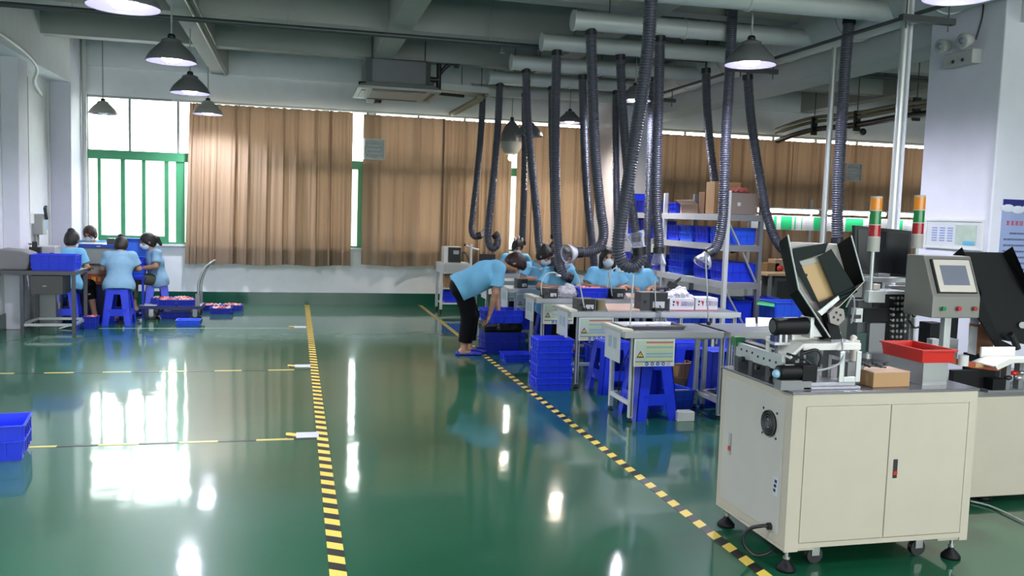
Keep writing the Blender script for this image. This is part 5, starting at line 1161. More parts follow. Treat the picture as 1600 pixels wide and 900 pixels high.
# ------------------------------------------------------------------ things on the benches
def block(name, px0, px1, py0, py1, Y, d, m, lab, cat, bevel=.004, face=None):
    a, c = AY(px0, py1, Y), AY(px1, py0, Y); z0 = BH+.0005; z1 = z0+max(.012, c[2]-a[2])
    t = thing(name, lab, cat, ((a[0]+c[0])/2, Y, z0)); B().box(a[0], c[0], Y, Y+d, z0, z1).build('case', m, t, bevel)
    return t, a[0], c[0], z0, z1
def controller(px0, px1, py0, py1, Y, lab):
    t, x0, x1, z0, z1 = block('power_box', px0, px1, py0, py1, Y, .16, mat('dark grey case', (.05, .05, .055), .45), lab, 'power box'); w_ = x1-x0; h_ = z1-z0
    B().box(x0+w_*.35, x1-.004, Y-.003, Y+.001, z0+.006, z1-.006).build('front_plate', BLACK, t); B().box(x0+w_*.45, x1-w_*.12, Y-.005, Y-.002, z0+h_*.14, z0+h_*.5).build('white_label', PAPER, t); B().cyl((x0+w_*.18, Y-.012, z0+h_*.5), (x0+w_*.18, Y, z0+h_*.5), .012, n=12).build('dial', BLACK, t)
    P = [(x0+w_*.7, Y, z0+h_*.3), (x0+w_*.75, Y-.06, z0-.02), (x0+w_*.85, Y-.075, z0-.2), (x0+w_*.95, Y-.06, z0-.36)]; B().tube(spline(P, .03), .005, 6).build('cable', BLACK, t)
    return t
y2 = ROWS[1]+.10; y3 = ROWS[2]+.08; y4 = ROWS[3]+.1; y1 = ROWS[0]
controller(902, 931, 469, 487, y2, 'black power box with white label at the aisle end of the second row')
p = AY(938, 486, y2+.05); tag(B().cyl((p[0], y2+.05, BH), (p[0], y2+.05, BH+.10), .045, n=22).build('tape_roll', mat('olive tape roll', (.22, .18, .10), .5)), 'brown roll standing beside the power box on the second row', 'roll')
def board(px0, px1, py0, py1, Y, m, lab, z=.012):
    a, c = AZ(px0, py1, BH), AZ(px1, py0, BH); b = B(); b.prism([AZ(px0, py1, BH+.001), AZ(px1, py1, BH+.001), AZ(px1-8, py0, BH+.001), AZ(px0-4, py0, BH+.001)], (0, 0, z)); return tag(b.build('work_board', m), lab, 'board')
board(949, 1000, 476, 486, y2, mat('pink beige board', (.62, .42, .34), .6), 'pale brown board lying on the second row left of the white cartons')
controller(1000, 1044, 459, 487, y2+.02, 'large black power box left of the white cartons on the second row')
# white cartons
def print_carton(px0, px1, py0, py1, Y, lab):
    t, x0, x1, z0, z1 = block('white_carton', px0, px1, py0, py1, Y, .2, mat('white carton', (.66, .63, .68), .6), lab, 'carton', .003); w_ = x1-x0; h_ = z1-z0; y = Y-.001
    q = B(); q.box(x0+.12*w_, x0+.20*w_, y-.001, y, z0+.66*h_, z0+.80*h_); q.ball((x0+.15*w_, y, z0+.48*h_), (.035*w_, .001, .07*h_)); q.build('black_mark', BLACK, t)
    q = B(); q.prism([(x0+.24*w_, y-.001, z0+.8*h_), (x0+.38*w_, y-.001, z0+.75*h_), (x0+.34*w_, y-.001, z0+.35*h_), (x0+.28*w_, y-.001, z0+.62*h_)], (0, .001, 0)); q.build('red_mark', mat('red carton print', (.5, .04, .06), .5), t)
    cu = bpy.data.curves.new('digits', 'FONT'); cu.body = '500'; cu.size = h_*.52; cu.extrude = .0006; o = bpy.data.objects.new('digits', cu); COL.objects.link(o)
    dg = bpy.context.evaluated_depsgraph_get(); me = bpy.data.meshes.new_from_object(o.evaluated_get(dg)); bpy.data.objects.remove(o)
    b = B(); X0 = min(v_.co.x for v_ in me.vertices); X1 = max(v_.co.x for v_ in me.vertices); s = .24*w_/(X1-X0)
    b.add([(x0+.46*w_+(v_.co.x-X0)*s, y-.0008-v_.co.z, z0+.42*h_+v_.co.y) for v_ in me.vertices], [tuple(p_.vertices) for p_ in me.polygons]); b.build('printed_digits', mat('violet carton print', (.07, .06, .30), .5), t)
    q = B(); glyphs(q, x0+.72*w_, z0+.42*h_, h_*.36, y, 3, 0, .08*w_); q.build('outline_print', mat('grey violet print', (.38, .36, .46), .5), t)
    B().box(x0, x1, y-.001, y, z0+.02*h_, z0+.10*h_).build('red_stripe', mat('pink carton stripe', (.60, .16, .22), .5), t); return t
print_carton(1046, 1085, 468, 487, y2, 'white carton with red mark and printed digits, left of the pair on the second row')
print_carton(1086, 1122, 467, 487, y2+.005, 'white carton with red mark and printed digits, right of the pair on the second row')
def blob(name, pts, m, lab, cat, h=.012):
    P = np.array([p[0] for p in pts]); f = Field(P.min(0)-.12, P.max(0)+.12, h)
    for c, r in pts: f.ell(c, r, None, .03)
    V, Q = f.mesh(); b = B(); q = np.random.default_rng(2); V = V+q.normal(0, .0016, V.shape)+.006*np.sin(V[:, [1, 2, 0]]*95+q.uniform(0, 6, 3)); b.add(V, [tuple(map(int, x)) for x in Q], 0, False); return tag(b.build(name, m), lab, cat)
p = AY(1050, 466, y2+.1); zb = BH+.10
blob('plastic_bag', [((p[0]-.06, y2+.1, zb+.035), (.13, .09, .035)), ((p[0]+.05, y2+.1, zb+.05), (.11, .08, .05)), ((p[0]+.1, y2+.12, zb+.10), (.06, .05, .03)), ((p[0]+.16, y2+.1, zb+.03), (.06, .06, .03))], mat('white film', (.52, .50, .56), .4), 'crumpled white plastic bag lying on the white cartons', 'bag')
# row 1 tray
p0 = AZ(1000, 508, BH); t = thing('metal_tray', 'flat shiny metal tray lying on the nearest bench', 'tray', (2.75, y1+.2, BH))
a = AZ(983, 516, BH); b = B(); open_tray(b, 2.53, 3.06, y1+.12, y1+.40, BH+.001, BH+.03, .004, .012, .006); b.build('tray', mat('dull steel', (.20, .20, .21), .35, .7), t); q = random.Random(4); b = B()
b.prism([(2.78, y1+.16, BH+.012), (3.03, y1+.2, BH+.012), (2.97, y1+.36, BH+.012), (2.80, y1+.33, BH+.012)], (0, 0, .006)); b.build('foil_sheet', mat('crumpled foil', (.30, .30, .33), .3, .8, bump=1, bscale=30), t)
b = B(); b.box(2.47, 2.56, y1-.0, y1+.44, BH+.001, BH+.02); tag(b.build('side_board', mat('cream edge board', (.62, .60, .48), .5)), 'cream strip board along the left edge of the nearest bench', 'board')
for i in (1, 2): tag(B().box(2.47, 2.55, ROWS[i]+.0, ROWS[i]+.42, BH+.001, BH+.018).build('side_board', mat('cream edge board', (.62, .60, .48), .5)), 'cream strip board along the left edge of the %s bench row' % RN[i], 'board')
# second bench of row 1 : glossy mat and papers
tag(B().prism([AZ(1165, 511, BH+.001), AZ(1181, 511, BH+.001), AZ(1180, 497, BH+.001), AZ(1165, 497, BH+.001)], (0, 0, .003)).build('paper_sheet', PAPER), 'white paper sheet on the second bench of the nearest row', 'paper')
tag(B().prism([AZ(1184, 511, BH+.001), AZ(1210, 509, BH+.001), AZ(1206, 497, BH+.001), AZ(1184, 496, BH+.001)], (0, 0, .003)).build('paper_sheet', PAPER), 'white paper sheet half behind the upper motor, on the nearest row', 'paper')
tag(B().prism([AZ(1182, 476, BH+.001), AZ(1210, 480, BH+.001), AZ(1210, 474, BH+.001), AZ(1186, 470, BH+.001)], (0, 0, .004)).build('paper_sheet', GREENP), 'green and white sheet on the second row behind the motor', 'paper')
# row 3 things
controller(850, 872, 452, 467, y3, 'small black power box at the aisle end of the third row')
p = AZ(926, 468, BH); crate((AY(926, 460, y3+.05)[0], y3+.12, BH), .33, .20, .11, 'blue tray of red parts on the third row in front of the masked woman')
xx = AY(926, 460, y3+.05)[0]; lumps('red_parts', xx-.10, xx+.12, y3+.06, y3+.19, BH+.085, 60, .022, [REDP, PINK], 'heap of red parts in the blue tray on the third row')
controller(955, 976, 452, 467, y3+.02, 'black power box right of the blue tray on the third row')
board(980, 1018, 459, 466, y3, mat('pink beige board', (.62, .42, .34), .6), 'pale brown board at the right end of the third row')
p = AY(885, 452, y3+.1)
blob('plastic_bag', [((p[0]-.03, y3+.12, BH+.06), (.08, .07, .06)), ((p[0]+.03, y3+.12, BH+.10), (.06, .06, .05)), ((p[0]+.06, y3+.1, BH+.05), (.07, .06, .05))], BAG, 'milky plastic bag beside the black power box on the third row', 'bag')
controller(808, 825, 436, 450, y4, 'black power box at the aisle end of the fourth row')
controller(990, 1004, 440, 454, ROWS[3]+.05, 'black power box before the worker hidden by the big hose')
controller(948, 962, 436, 447, ROWS[3]+.05, 'black power box in front of the masked woman, on the fourth row')
t = thing('tool_clamp', 'black clamp tool with two levers at the right end of the second row', 'clamp', tuple(AY(1052, 447, y3+.1)))
p = AY(1050, 447, y3+.15); b = B(); b.box(p[0]-.05, p[0]+.03, y3+.12, y3+.18, BH, p[2]-.03); b.build('base', MGREY, t)
b = B(); b.obox(p, (.10, .06, .08), Matrix.Rotation(.4, 3, 'Y')); b.build('body', BLACK, t); 
for dz in (0, .03): B().tube([(p[0], y3+.14, p[2]+dz), (p[0]+.10, y3+.14, p[2]+.09+dz*.5)], .009, 6).build('lever', BLACK, t)
B().tube([(p[0]-.03, y3+.15, p[2]-.01), (p[0]-.18, y3+.15, p[2]-.03)], .018, 8).build('arm', DGREY, t)
# swivelling lamp arms, thin white rods and clear hoods
def rod(px0, py0, px1, py1, Y, lab, arc=None):
    a, c = AY(px0, py0, Y), AY(px1, py1, Y); a[2] = max(a[2], BH+.001); P = [a, (a+c)/2, c]
    if arc: P += [AY(x, y, Y) for x, y in arc]
    t = thing('support_rod', lab, 'rod', tuple(a), 0, 'thin white hose support rods'); B().tube(spline(P, .03) if arc else [a, c], .007, 8).build('rod', ALU, t); B().cyl((a[0], Y, BH), (a[0], Y, BH+.03), .018, n=12).build('foot_clamp', BLACK, t)
rod(984, 512, 990, 428, y1+.10, 'white support rod rising from the nearest bench under the big hose')
rod(1024, 494, 1023, 437, y2-.0, 'white support rod rising beside the large black power box')
rod(914, 487, 905, 440, y2-.03, 'white support rod at the aisle end of the second row')
rod(957, 466, 951, 425, y3+.0, 'white support rod right of the blue tray of red parts')
rod(1107, 512, 1102, 395, y1+.42, 'tall white support rod under the right-hand hooked hose')
def lamp_arm(pts, Y, lab):
    P = [AY(x, y, Y) for x, y in pts]; P[0][2] = max(P[0][2], BH+.01); t = thing('curved_lamp_arm', lab, 'lamp', (P[0][0], Y, BH)); B().tube(spline(P, .012), .006, 8).build('arm', WHITE, t); B().cyl((P[0][0], Y, BH), (P[0][0], Y, BH+.03), .025, n=12).build('base', BLACK, t); B().ball(P[-1], (.03, .03, .016)).build('lamp_head', WHITE, t)
lamp_arm(((811, 448), (811, 430), (818, 419), (832, 417), (846, 421)), y4+.05, 'thin white curved lamp arm at the aisle end of the fourth row')
lamp_arm(((847, 464), (846, 444), (853, 429), (866, 426), (873, 431)), y3+.05, 'thin white curved lamp arm before the half hidden worker of the third row')
lamp_arm(((948, 462), (950, 436), (957, 422), (965, 418), (970, 424)), y3+.14, 'thin white curved lamp arm right of the masked woman')
def hood(tip, d, lab, r=.085, L=.14, cord=True):
    d = Vector(d).normalized(); t = thing('clear_hood', lab, 'hood', tuple(tip), 0, 'clear suction hoods on the hoses'); B().lathe([(.05, -.01), (.056, .02), (r*.8, L*.45), (r, L*.8), (r*.98, L), (r*.96, L), (r*.97, L*.8), (r*.76, L*.45), (.052, .02), (.046, -.01)], tip, 22, 0, d).build('cone', CLEARP, t); return t
# ------------------------------------------------------------------ ribbed exhaust hoses
def hose(pts, Y, r, lab, top=None, dY=None):
    n_ = len(pts); Ys = [Y+(dY or 0)*i/(n_-1) for i in range(n_)]
    P = [AY(x, y, yy) for (x, y), yy in zip(pts, Ys)]
    if top: P = [np.array([P[0][0]+.0, P[0][1], top])]+P if top > P[0][2]+.05 else P
    path = spline(P, .0056); k = np.arange(len(path)); rs = r*np.where(k % 4 == 0, 1.0, np.where(k % 4 == 2, .80, .93))
    t = thing('exhaust_hose', lab, 'hose', tuple(path[0]), 0, 'black ribbed exhaust hoses'); B().tube(path, rs, 14).build('ribbed_tube', HOSE, t)
    e = path[-1]; d = path[-1]-path[-5]; d = d/np.linalg.norm(d); B().cyl(e-d*.05, e+d*.012, r*1.04, n=18).build('end_collar', HOSEC, t); a = path[0]; d0 = path[4]-path[0]; d0 = d0/np.linalg.norm(d0); B().cyl(a-d0*.01, a+d0*.05, r*1.05, n=18).build('top_clamp', HOSEC, t)
    return t, e, d
HR = .056
hoses = {}
def H(key, *a, **k): hoses[key] = hose(*a, **k)
H(1, [(754, 157), (751, 215), (745, 280), (739, 335), (737, 358), (741, 369), (750, 368)], 13.5, HR, 'leftmost ribbed hose, hanging before the far curtain', top=3.45)
H(2, [(781, 130), (777, 210), (770, 290), (763, 355), (763, 378), (769, 388), (776, 384), (777, 372), (773, 366)], 12.2, HR, 'second ribbed hose from the left, its end curled into a loop')
H(3, [(822, 108), (824, 180), (831, 260), (838, 330), (842, 380), (846, 402), (857, 410), (866, 408)], 10.88, HR, 'ribbed hose ending beside the dark-haired woman of the fourth row')
H(4, [(820, 165), (820, 230), (819, 300), (817, 350), (816, 382)], 13.1, HR, 'thin-looking straight hose far behind, ending above the bending man', top=3.45)
H(5, [(870, 80), (868, 170), (868, 270), (870, 350), (874, 405), (880, 428), (892, 435)], 9.47, HR, 'ribbed hose running past the clear dish in front of the third row')
H(6, [(910, 118), (912, 200), (917, 300), (924, 370), (929, 420), (929, 441)], 10.88, HR, 'ribbed hose ending above the blue tray of red parts')
H(7, [(923, 47), (926, 140), (930, 240), (938, 325), (943, 362), (938, 384), (922, 393), (902, 394)], 8.34, HR, 'ribbed hose bent sharply left with a clear dish at its end')
H(8, [(969, 87), (973, 170), (980, 260), (987, 320), (992, 355), (994, 376)], 9.47, HR, 'ribbed hose just behind the big hooked hose')
H(9, [(1018, -12), (1012, 80), (1001, 160), (990, 230), (979, 300), (969, 355), (966, 390), (974, 412), (989, 416), (1000, 404), (999, 388)], 6.6, HR, 'biggest ribbed hose, nearest the viewer, its end curling up like a hook')
H(10, [(1031, 58), (1029, 150), (1026, 260), (1026, 330), (1029, 370), (1029, 394)], 8.34, HR, 'straight ribbed hose right of the big hooked hose')
H(11, [(1019, 160), (1016, 240), (1013, 320), (1011, 380), (1011, 412), (1018, 434)], 10.88, HR, 'light-ribbed hose half hidden behind the big hooked hose', top=3.45)
H(12, [(862, 135), (863, 230), (865, 320), (866, 372)], 12.2, HR, 'hose hidden behind the hose of the third row', top=3.45)
H(13, [(1103, 108), (1105, 170), (1111, 240), (1122, 310), (1136, 355), (1148, 392)], 10.0, HR, 'slim hose crossing behind the right-hand hooked hose')
H(14, [(1145, 8), (1140, 110), (1134, 220), (1131, 310), (1127, 360), (1118, 388), (1106, 396)], 8.2, HR, 'ribbed hose with its end hooked left in front of the bin rack')
H(15, [(1168, 118), (1174, 190), (1186, 270), (1198, 335), (1214, 378), (1236, 402)], 9.0, HR, 'ribbed hose sweeping right behind the feed hopper')
H(16, [(1327, 30), (1320, 110), (1314, 210), (1309, 300), (1308, 380)], 7.5, .058, 'thick straight hose behind the feed hopper, nearest the right column')
H(17, [(962, 165), (962, 240), (964, 330), (966, 385)], 12.2, HR, 'thin-looking hose left of the hose behind the big hook', top=3.45)
for kx, (dx, lab) in {1: ((.9, -.1, .5), 'clear hood on the leftmost hose'), 7: ((-1, -.35, -.15), 'clear dish-shaped hood pointing left on the bent hose'), 8: ((.1, -.2, -1), 'clear hood under the hose behind the big hook'), 9: ((-.35, .1, 1), 'clear hood inside the curl of the big hooked hose'), 10: ((0, -.1, -1), 'clear hood below the straight hose right of the big hook'), 14: ((-.5, -.1, -.8), 'clear hood below the hose hooked left before the bin rack')}.items():
    e = hoses[kx][1]; hood(e+np.array(nrm(dx))*.015, dx, lab, .10 if kx in (7, 14) else .08, .12)
# fixtures that carry the hoses not on the branches
for kx in (13, 15, 16):
    a = hoses[kx][0].location; t = hoses[kx][0]; b = B(); b.tube([(a[0], a[1], a[2]-.02), (a[0], a[1], RZ)], .012, 8); b.build('hanger_rod', DGREY, t)
# ------------------------------------------------------------------ bin rack
RX0, RX1 = 4.75, 5.22; RY = [9.02, 10.75, 12.35]; SH = [.25, .90, 1.33, 1.68]
t = thing('storage_rack', 'white metal storage rack of blue bins behind the benches', 'rack', (5, 10.6, 0))
for y in RY:
    for x in (RX0, RX1-.045):
        b = B(); b.box(x, x+.045, y, y+.006, 0, 1.95); b.box(x, x+.006, y+.006, y+.05, 0, 1.95); b.box(x+.039, x+.045, y+.006, y+.05, 0, 1.95); b.build('upright', mat('white rack steel', (.58, .58, .58), .4) if x == RX0 else MGREY, t)
for z in SH:
    for k in range(2):
        y0, y1_ = RY[k]+.05, RY[k+1]; b = B(); b.box(RX0+.006, RX1-.006, y0, y1_, z-.02, z); b.box(RX0, RX0+.006, y0, y1_, z-.07, z+.005); b.box(RX1-.006, RX1, y0, y1_, z-.07, z+.005); b.build('shelf', mat('white rack steel', (.58, .58, .58), .4), t)
    B().box(RX0+.045, RX1-.045, RY[0]+.0, RY[0]+.025, z-.07, z).build('end_beam', mat('grey rack beam', (.20, .20, .22), .4), t)
for (z0, z1) in ((.2, .9), (.9, 1.68)): B().tube([(RX0+.05, RY[0]+.03, z1-.1), (RX1-.04, RY[0]+.03, z0)], .012, 6).build('end_brace', GREYF, t)
def rk(y, z, w_, h_, lab, m=None, d=.40, x=None): return crate((x or RX0+.06+d/2, y, z+.002), d, w_, h_, lab, 0, m)
words = 'first second third fourth fifth sixth'.split()
for k, y in enumerate((9.35, 9.78, 10.21, 10.6)): rk(y, SH[2], .36, .20, 'blue bin on the shelf below the top, near bay, %s from the front end' % words[k], BLUE if k % 2 else BLUEL)
for k, y in enumerate((11.1, 11.55, 12.0)): rk(y, SH[2], .38, .2+.05*k, 'blue bin on the shelf below the top, far bay, %s from the middle upright' % words[k], BLUE)
for k, y in enumerate((9.3, 9.75)): rk(y, SH[1], .36, .22, 'blue bin on the waist-high shelf, near bay, %s from the front end' % words[k], BLUE)
for k in range(4): rk(10.45, SH[1]+.085*k, .46, .088, 'flat blue tray in the pile on the waist-high shelf, %s from the bottom' % words[k], BLUE if k % 2 else BLUEL)
for k, y in enumerate((11.1, 11.6, 12.05)): rk(y, SH[1], .4, .2, 'blue bin on the waist-high shelf, far bay, %s from the middle upright' % words[k], BLUE)
for k, y in enumerate((9.4, 9.95, 10.45)): rk(y, SH[0], .46, .42, 'tall blue bin on the lowest rack shelf, near bay, %s from the front end' % words[k], BLUE if k != 1 else BLUEL)
for k, y in enumerate((11.15, 11.7, 12.1)): rk(y, SH[0], .44, .34, 'blue bin on the lowest rack shelf, far bay, %s from the middle upright' % words[k], BLUED)
def rbox(name, y, w_, h_, m, lab, cat='box', x=None, d=.34, rz=0, z=None):
    o = B().box(-d/2, d/2, -w_/2, w_/2, 0, h_).build(name, m, None, .004); o.location = (x or RX0+.05+d/2, y, (z or SH[3])+.006); o.rotation_euler = (0, 0, rz); return tag(o, lab, cat)
crate((4.95, 12.1, SH[3]+.002), .3, .26, .28, 'blue bin on the rack top at its far end', 0, BLUE)
crate((4.93, 11.7, SH[3]+.002), .3, .26, .18, 'lower blue bin on the rack top beside the far-end bin', 0, BLUED)
crate((4.92, 10.55, SH[3]+.002), .3, .22, .14, 'small blue tray on the rack top beside the middle upright', 0, BLUE)
def open_carton(x, y, z, w_, d_, h_, m, lab):
    t = thing('cardboard_box', lab, 'box', (x, y, z)); b = B(); open_tray(b, x-d_/2, x+d_/2, y-w_/2, y+w_/2, z, z+h_, .004, 0, 0); b.build('carton_body', m, t)
    for sx in (-1, 1): B().prism([(x+sx*d_/2, y-w_/2, z+h_), (x+sx*d_/2, y+w_/2, z+h_), (x+sx*(d_/2+.08), y+w_/2, z+h_+.05), (x+sx*(d_/2+.08), y-w_/2, z+h_+.05)], (0, 0, .004)).build('flap', m, t)
    return t
open_carton(4.95, 10.12, SH[3]+.006, .5, .3, .11, CARDL, 'open pale cardboard box on the rack top by the small blue tray')
rbox('cardboard_box', 9.78, .16, .26, mat('dark cardboard', (.20, .10, .05), .7), 'dark brown box standing on the rack top')
rbox('cardboard_box', 9.56, .22, .38, CARD, 'tall brown cardboard box on the rack top behind the hooked hose')
t = thing('equipment_case', 'taupe case with a white tag on the rack top at its front end', 'case', (4.98, 9.2, SH[3])); B().box(4.80, 5.14, 9.07, 9.36, SH[3]+.002, SH[3]+.25).build('case', mat('taupe case', (.22, .17, .15), .5), t, .006); B().box(4.90, 4.94, 9.066, 9.07, SH[3]+.10, SH[3]+.14).build('white_tag', PAPER, t)
blob('red_bag', [((4.93, 9.2, SH[3]+.275), (.13, .09, .03)), ((5.03, 9.22, SH[3]+.28), (.09, .07, .035))], mat('red film', (.42, .10, .09), .4), 'crumpled red bag on the taupe case at the rack top', 'bag', .014)
crate((5.34, 9.20, SH[3]-.22), .2, .22, .25, 'blue tub at the right end of the rack top', 0, BLUE) if 0 else None
crate((5.09, 9.62, SH[3]+.002), .16, .2, .22, 'small blue bin on the rack top behind the taupe case', 0, BLUE)
# ------------------------------------------------------------------ far right lit workstation
LY = 12.6; P0 = AY(1200, 331, LY); P1 = AY(1450, 331, LY); xL, xR = P0[0]-.3, P1[0]+1.2
t = thing('lit_workstation', 'long assembly line with tube lights and a placard rail at the far right', 'workstation', ((xL+xR)/2, LY, 0))
zb = .72; B().box(xL, xR, LY-.3, LY+.4, zb-.03, zb).build('worktop', TOPG, t)
for X in np.linspace(xL+.05, xR-.05, 5):
    B().box(X-.02, X+.02, LY-.28, LY-.24, 0, zb-.03).build('leg', ALU, t); B().box(X-.02, X+.02, LY+.10, LY+.14, 0, 2.0).build('upright', ALU, t)
ztube = P0[2]+.02; xs = [xL+.0, AY(1206, 331, LY)[0]+.0]
B().box(xL, xR, LY-.16, LY+.1, ztube+.035, ztube+.055).build('light_rail', WHITE, t)
x = xL
while x < xR-.3:
    b = B(); b.cyl((x+.06, LY-.12, ztube), (x+1.12, LY-.12, ztube), .03, n=10); q = b.build('tube_light', TUBE, t); x += 1.26
zc0, zc1 = AY(1320, 362, LY)[2], AY(1320, 340, LY)[2]; B().box(xL, xR, LY-.02, LY, zc0, zc1).build('placard_rail', PAPER, t)
for k, (a, c) in enumerate(((1208, 1212), (1219, 1236), (1251, 1252), (1270, 1281), (1320, 1347), (1399, 1409), (1240, 1242), (1436, 1446))):
    xa, xc = AY(a, 350, LY)[0], AY(c, 350, LY)[0]; B().box(xa, xc, LY-.026, LY-.02, zc0+.012, zc1-.012).build('green_placard', GREENP, t)
for k, a in enumerate((1238, 1256, 1284, 1301, 1352, 1384, 1412, 1424)):
    xa = AY(a, 350, LY)[0]; b = B()
    for j in range(4): b.box(xa, xa+.09, LY-.024, LY-.02, zc0+.03+.04*j, zc0+.045+.04*j)
    b.build('printed_note', mat('pale note print', (.45, .47, .52), .5), t)
for k, (px, w_, h_, m, lab) in enumerate(((1203, .22, .14, CARD, 'brown carton on the lit workstation at its left end'), (1218, .28, .20, CARDL, 'pale carton on the lit workstation behind the hopper'))):
    p = AY(px, 410, LY-.15); rbox('cardboard_box', LY-.15, .22, h_+.1, m, lab, 'box', p[0], w_, 0, zb)
t = thing('side_table', 'grey metal side table with a brown top left of the feed hopper', 'table', (7.0, 11.2, 0)); X = AY(1198, 440, 11.0)[0]
B().box(X-.05, X+.7, 10.9, 11.4, .86, .89).build('tabletop', WOOD, t)
for x in (X, X+.62):
    for y in (10.93, 11.33): B().box(x, x+.04, y, y+.04, 0, .86).build('leg', MGREY, t)
B().box(X+.12, X+.55, 11.0, 11.35, .30, .84).build('dark_unit', DGREY, t, .01); B().box(X+.17, X+.5, 10.995, 11.0, .38, .78).build('unit_door', BLACK, t); B().box(X+.04, X+.62, 10.95, 11.35, .27, .30).build('lower_shelf', MGREY, t)
p = AY(1222, 422, 10.88); tag(B().ball((p[0], 10.93, p[2]+.02), .045).build('red_ball', RED), 'red round knob beside the feed hopper', 'knob')
crate((AY(1190, 460, 10.3)[0], 10.3, 0), .34, .3, .62, 'tall blue stool-high tub right of the bin rack', 0, BLUE)
add_stool(AY(1218, 470, 9.6)[0], 9.6, .3, 'blue plastic stool behind the feed hopper'); crate((AY(1225, 470, 8.6)[0], 8.6, .0), .4, .34, .74, 'tall blue tub beside the stool behind the feed hopper', 0, BLUEL)
# ------------------------------------------------------------------ far cabinet in the back left corner of the benches
t = thing('tool_trolley', 'white trolley cabinet at the far end of the bench rows', 'trolley', (2.45, 13.9, 0)); x0, x1, y0, y1_ = 2.24, 2.72, 13.62, 14.1; zt = .80
B().box(x0, x1, y0, y1_, zt-.16, zt).build('drawer_box', WHITE, t, .004); B().box(x0+.05, x1-.03, y0-.004, y0, zt-.14, zt-.02).build('drawer_front', mat('cream drawer', (.55, .54, .50), .5), t)
for x in (x0, x1-.04):
    for y in (y0, y1_-.04): B().box(x, x+.04, y, y+.04, .06, zt-.16).build('leg', WHITE, t); 
for z in (.16, .40): B().box(x0+.04, x1-.04, y0+.02, y1_-.02, z-.02, z).build('shelf', WHITE, t)
for x in (x0+.02, x1-.02):
    for y in (y0+.02, y1_-.02): B().cyl((x-.01, y, .03), (x+.01, y, .03), .03, n=12).build('castor', BLACK, t)
crate((2.48, 13.84, .402), .3, .26, .20, 'brown carton inside the far trolley', 0, CARD, 'cardboard_box', 'box'); crate((2.48, 13.84, .162), .32, .28, .20, 'blue bin on the lower shelf of the far trolley', 0, BLUE)
t = thing('bench_power_supply', 'white and black instrument box on the far trolley', 'instrument', (2.45, 13.8, zt)); B().box(2.30, 2.58, 13.7, 13.95, zt+.001, zt+.26).build('case', WHITE, t, .006); B().box(2.37, 2.575, 13.693, 13.70, zt+.01, zt+.25).build('front_panel', BLACK, t); B().box(2.45, 2.54, 13.688, 13.694, zt+.14, zt+.2).build('display', GREYF, t)
B().tube(spline([(2.58, 13.75, zt+.15), (2.64, 13.7, zt+.17), (2.70, 13.66, zt+.05), (2.70, 13.62, zt+.0)], .02), .012, 8).build('cable', BLACK, t)
t = thing('magnifier_stand', 'white stand with arm at the far end of the benches under the leftmost hose', 'stand', (2.85, 12.9, BH)); p = AY(736, 398, 12.75)
b = B(); b.tube([(p[0], 12.75, BH), (p[0], 12.75, 1.14)], .018, 8); b.build('post', WHITE, t); B().tube([(p[0]-.08, 12.75, 1.12), (p[0]+.02, 12.75, 1.08), (p[0]+.12, 12.75, 1.06)], .015, 8).build('arm', WHITE, t); B().box(p[0]-.06, p[0]+.06, 12.68, 12.80, BH, BH+.02).build('base', BLACK, t); B().ball((p[0]-.10, 12.75, 1.13), .02).build('knob', BLACK, t)
t = thing('small_monitor', 'small dark screen on the farthest bench row', 'monitor', (3.0, 12.6, BH)); p = AY(762, 395, 12.7); B().box(p[0]-.12, p[0]+.12, 12.7, 12.73, BH+.06, BH+.28).build('screen', BLACK, t); B().box(p[0]-.02, p[0]+.02, 12.7, 12.74, BH, BH+.06).build('stand', BLACK, t)
# ================================================================== LEFT CORNER
# steel table with machines
TY0, TY1 = 11.3, 11.95; tx0, tx1 = -3.25, -2.55; TH = .76
t = thing('steel_table', 'dark steel table with open legs at the left edge', 'table', (-2.9, 11.6, 0))
DSTEEL = mat('dark table steel', (.10, .10, .11), .4, .5)
B().box(tx0-.1, tx1, TY0, TY1, TH-.05, TH).build('tabletop', DSTEEL, t, .004)
for x, y in ((tx0+.1, TY0), (tx1-.04, TY0), (tx0+.1, TY1-.04), (tx1-.04, TY1-.04)): B().box(x, x+.04, y, y+.04, 0, TH-.05).build('leg', DSTEEL, t)
b = B(); b.box(tx0+.1, tx1, TY0+.005, TY0+.035, .10, .13); b.build('stretcher', ALU, t); B().box(tx0+.1, tx1, TY1-.035, TY1-.005, .10, .13).build('stretcher', ALU, t)
for x in (tx0+.1, tx1-.04): B().box(x+.005, x+.035, TY0+.04, TY1-.04, .10, .13).build('stretcher', ALU, t)
dr = B().box(AY(46, 440, TY0-.01)[0], AY(97, 440, TY0-.01)[0], TY0+.02, TY0+.4, .48, TH-.055).build('drawer', mat('dark grey drawer', (.075, .07, .07), .5), t, .004); p = AY(69, 447, TY0); B().box(p[0]-.02, p[0]+.02, TY0+.012, TY0+.02, p[2]-.008, p[2]+.004).build('drawer_handle', STEEL, dr)
t = thing('bench_press', 'grey press machine draped with a cover at the left edge', 'machine', (-3.2, 11.5, TH)); 
x0 = -3.40; a = AY(0, 425, 11.4); c = AY(48, 425, 11.4)
b = B(); xx = c[0]; b.prism([(x0, 11.38, TH+.001), (xx-.04, 11.38, TH+.001), (xx-.01, 11.38, TH+.10), (xx+.0, 11.38, TH+.20), (xx-.10, 11.38, TH+.235), (x0, 11.38, TH+.25)], (0, .34, 0)); b.build('covered_body', CLOTH_G, t, .02)
t2 = thing('bench_grinder', 'pale grey machine head with black knobs behind the blue bin', 'machine', (-2.9, 12.2, 0)); x0, x1 = AY(46, 390, 12.2)[0], AY(91, 390, 12.2)[0]; z1 = AY(70, 384, 12.2)[2]
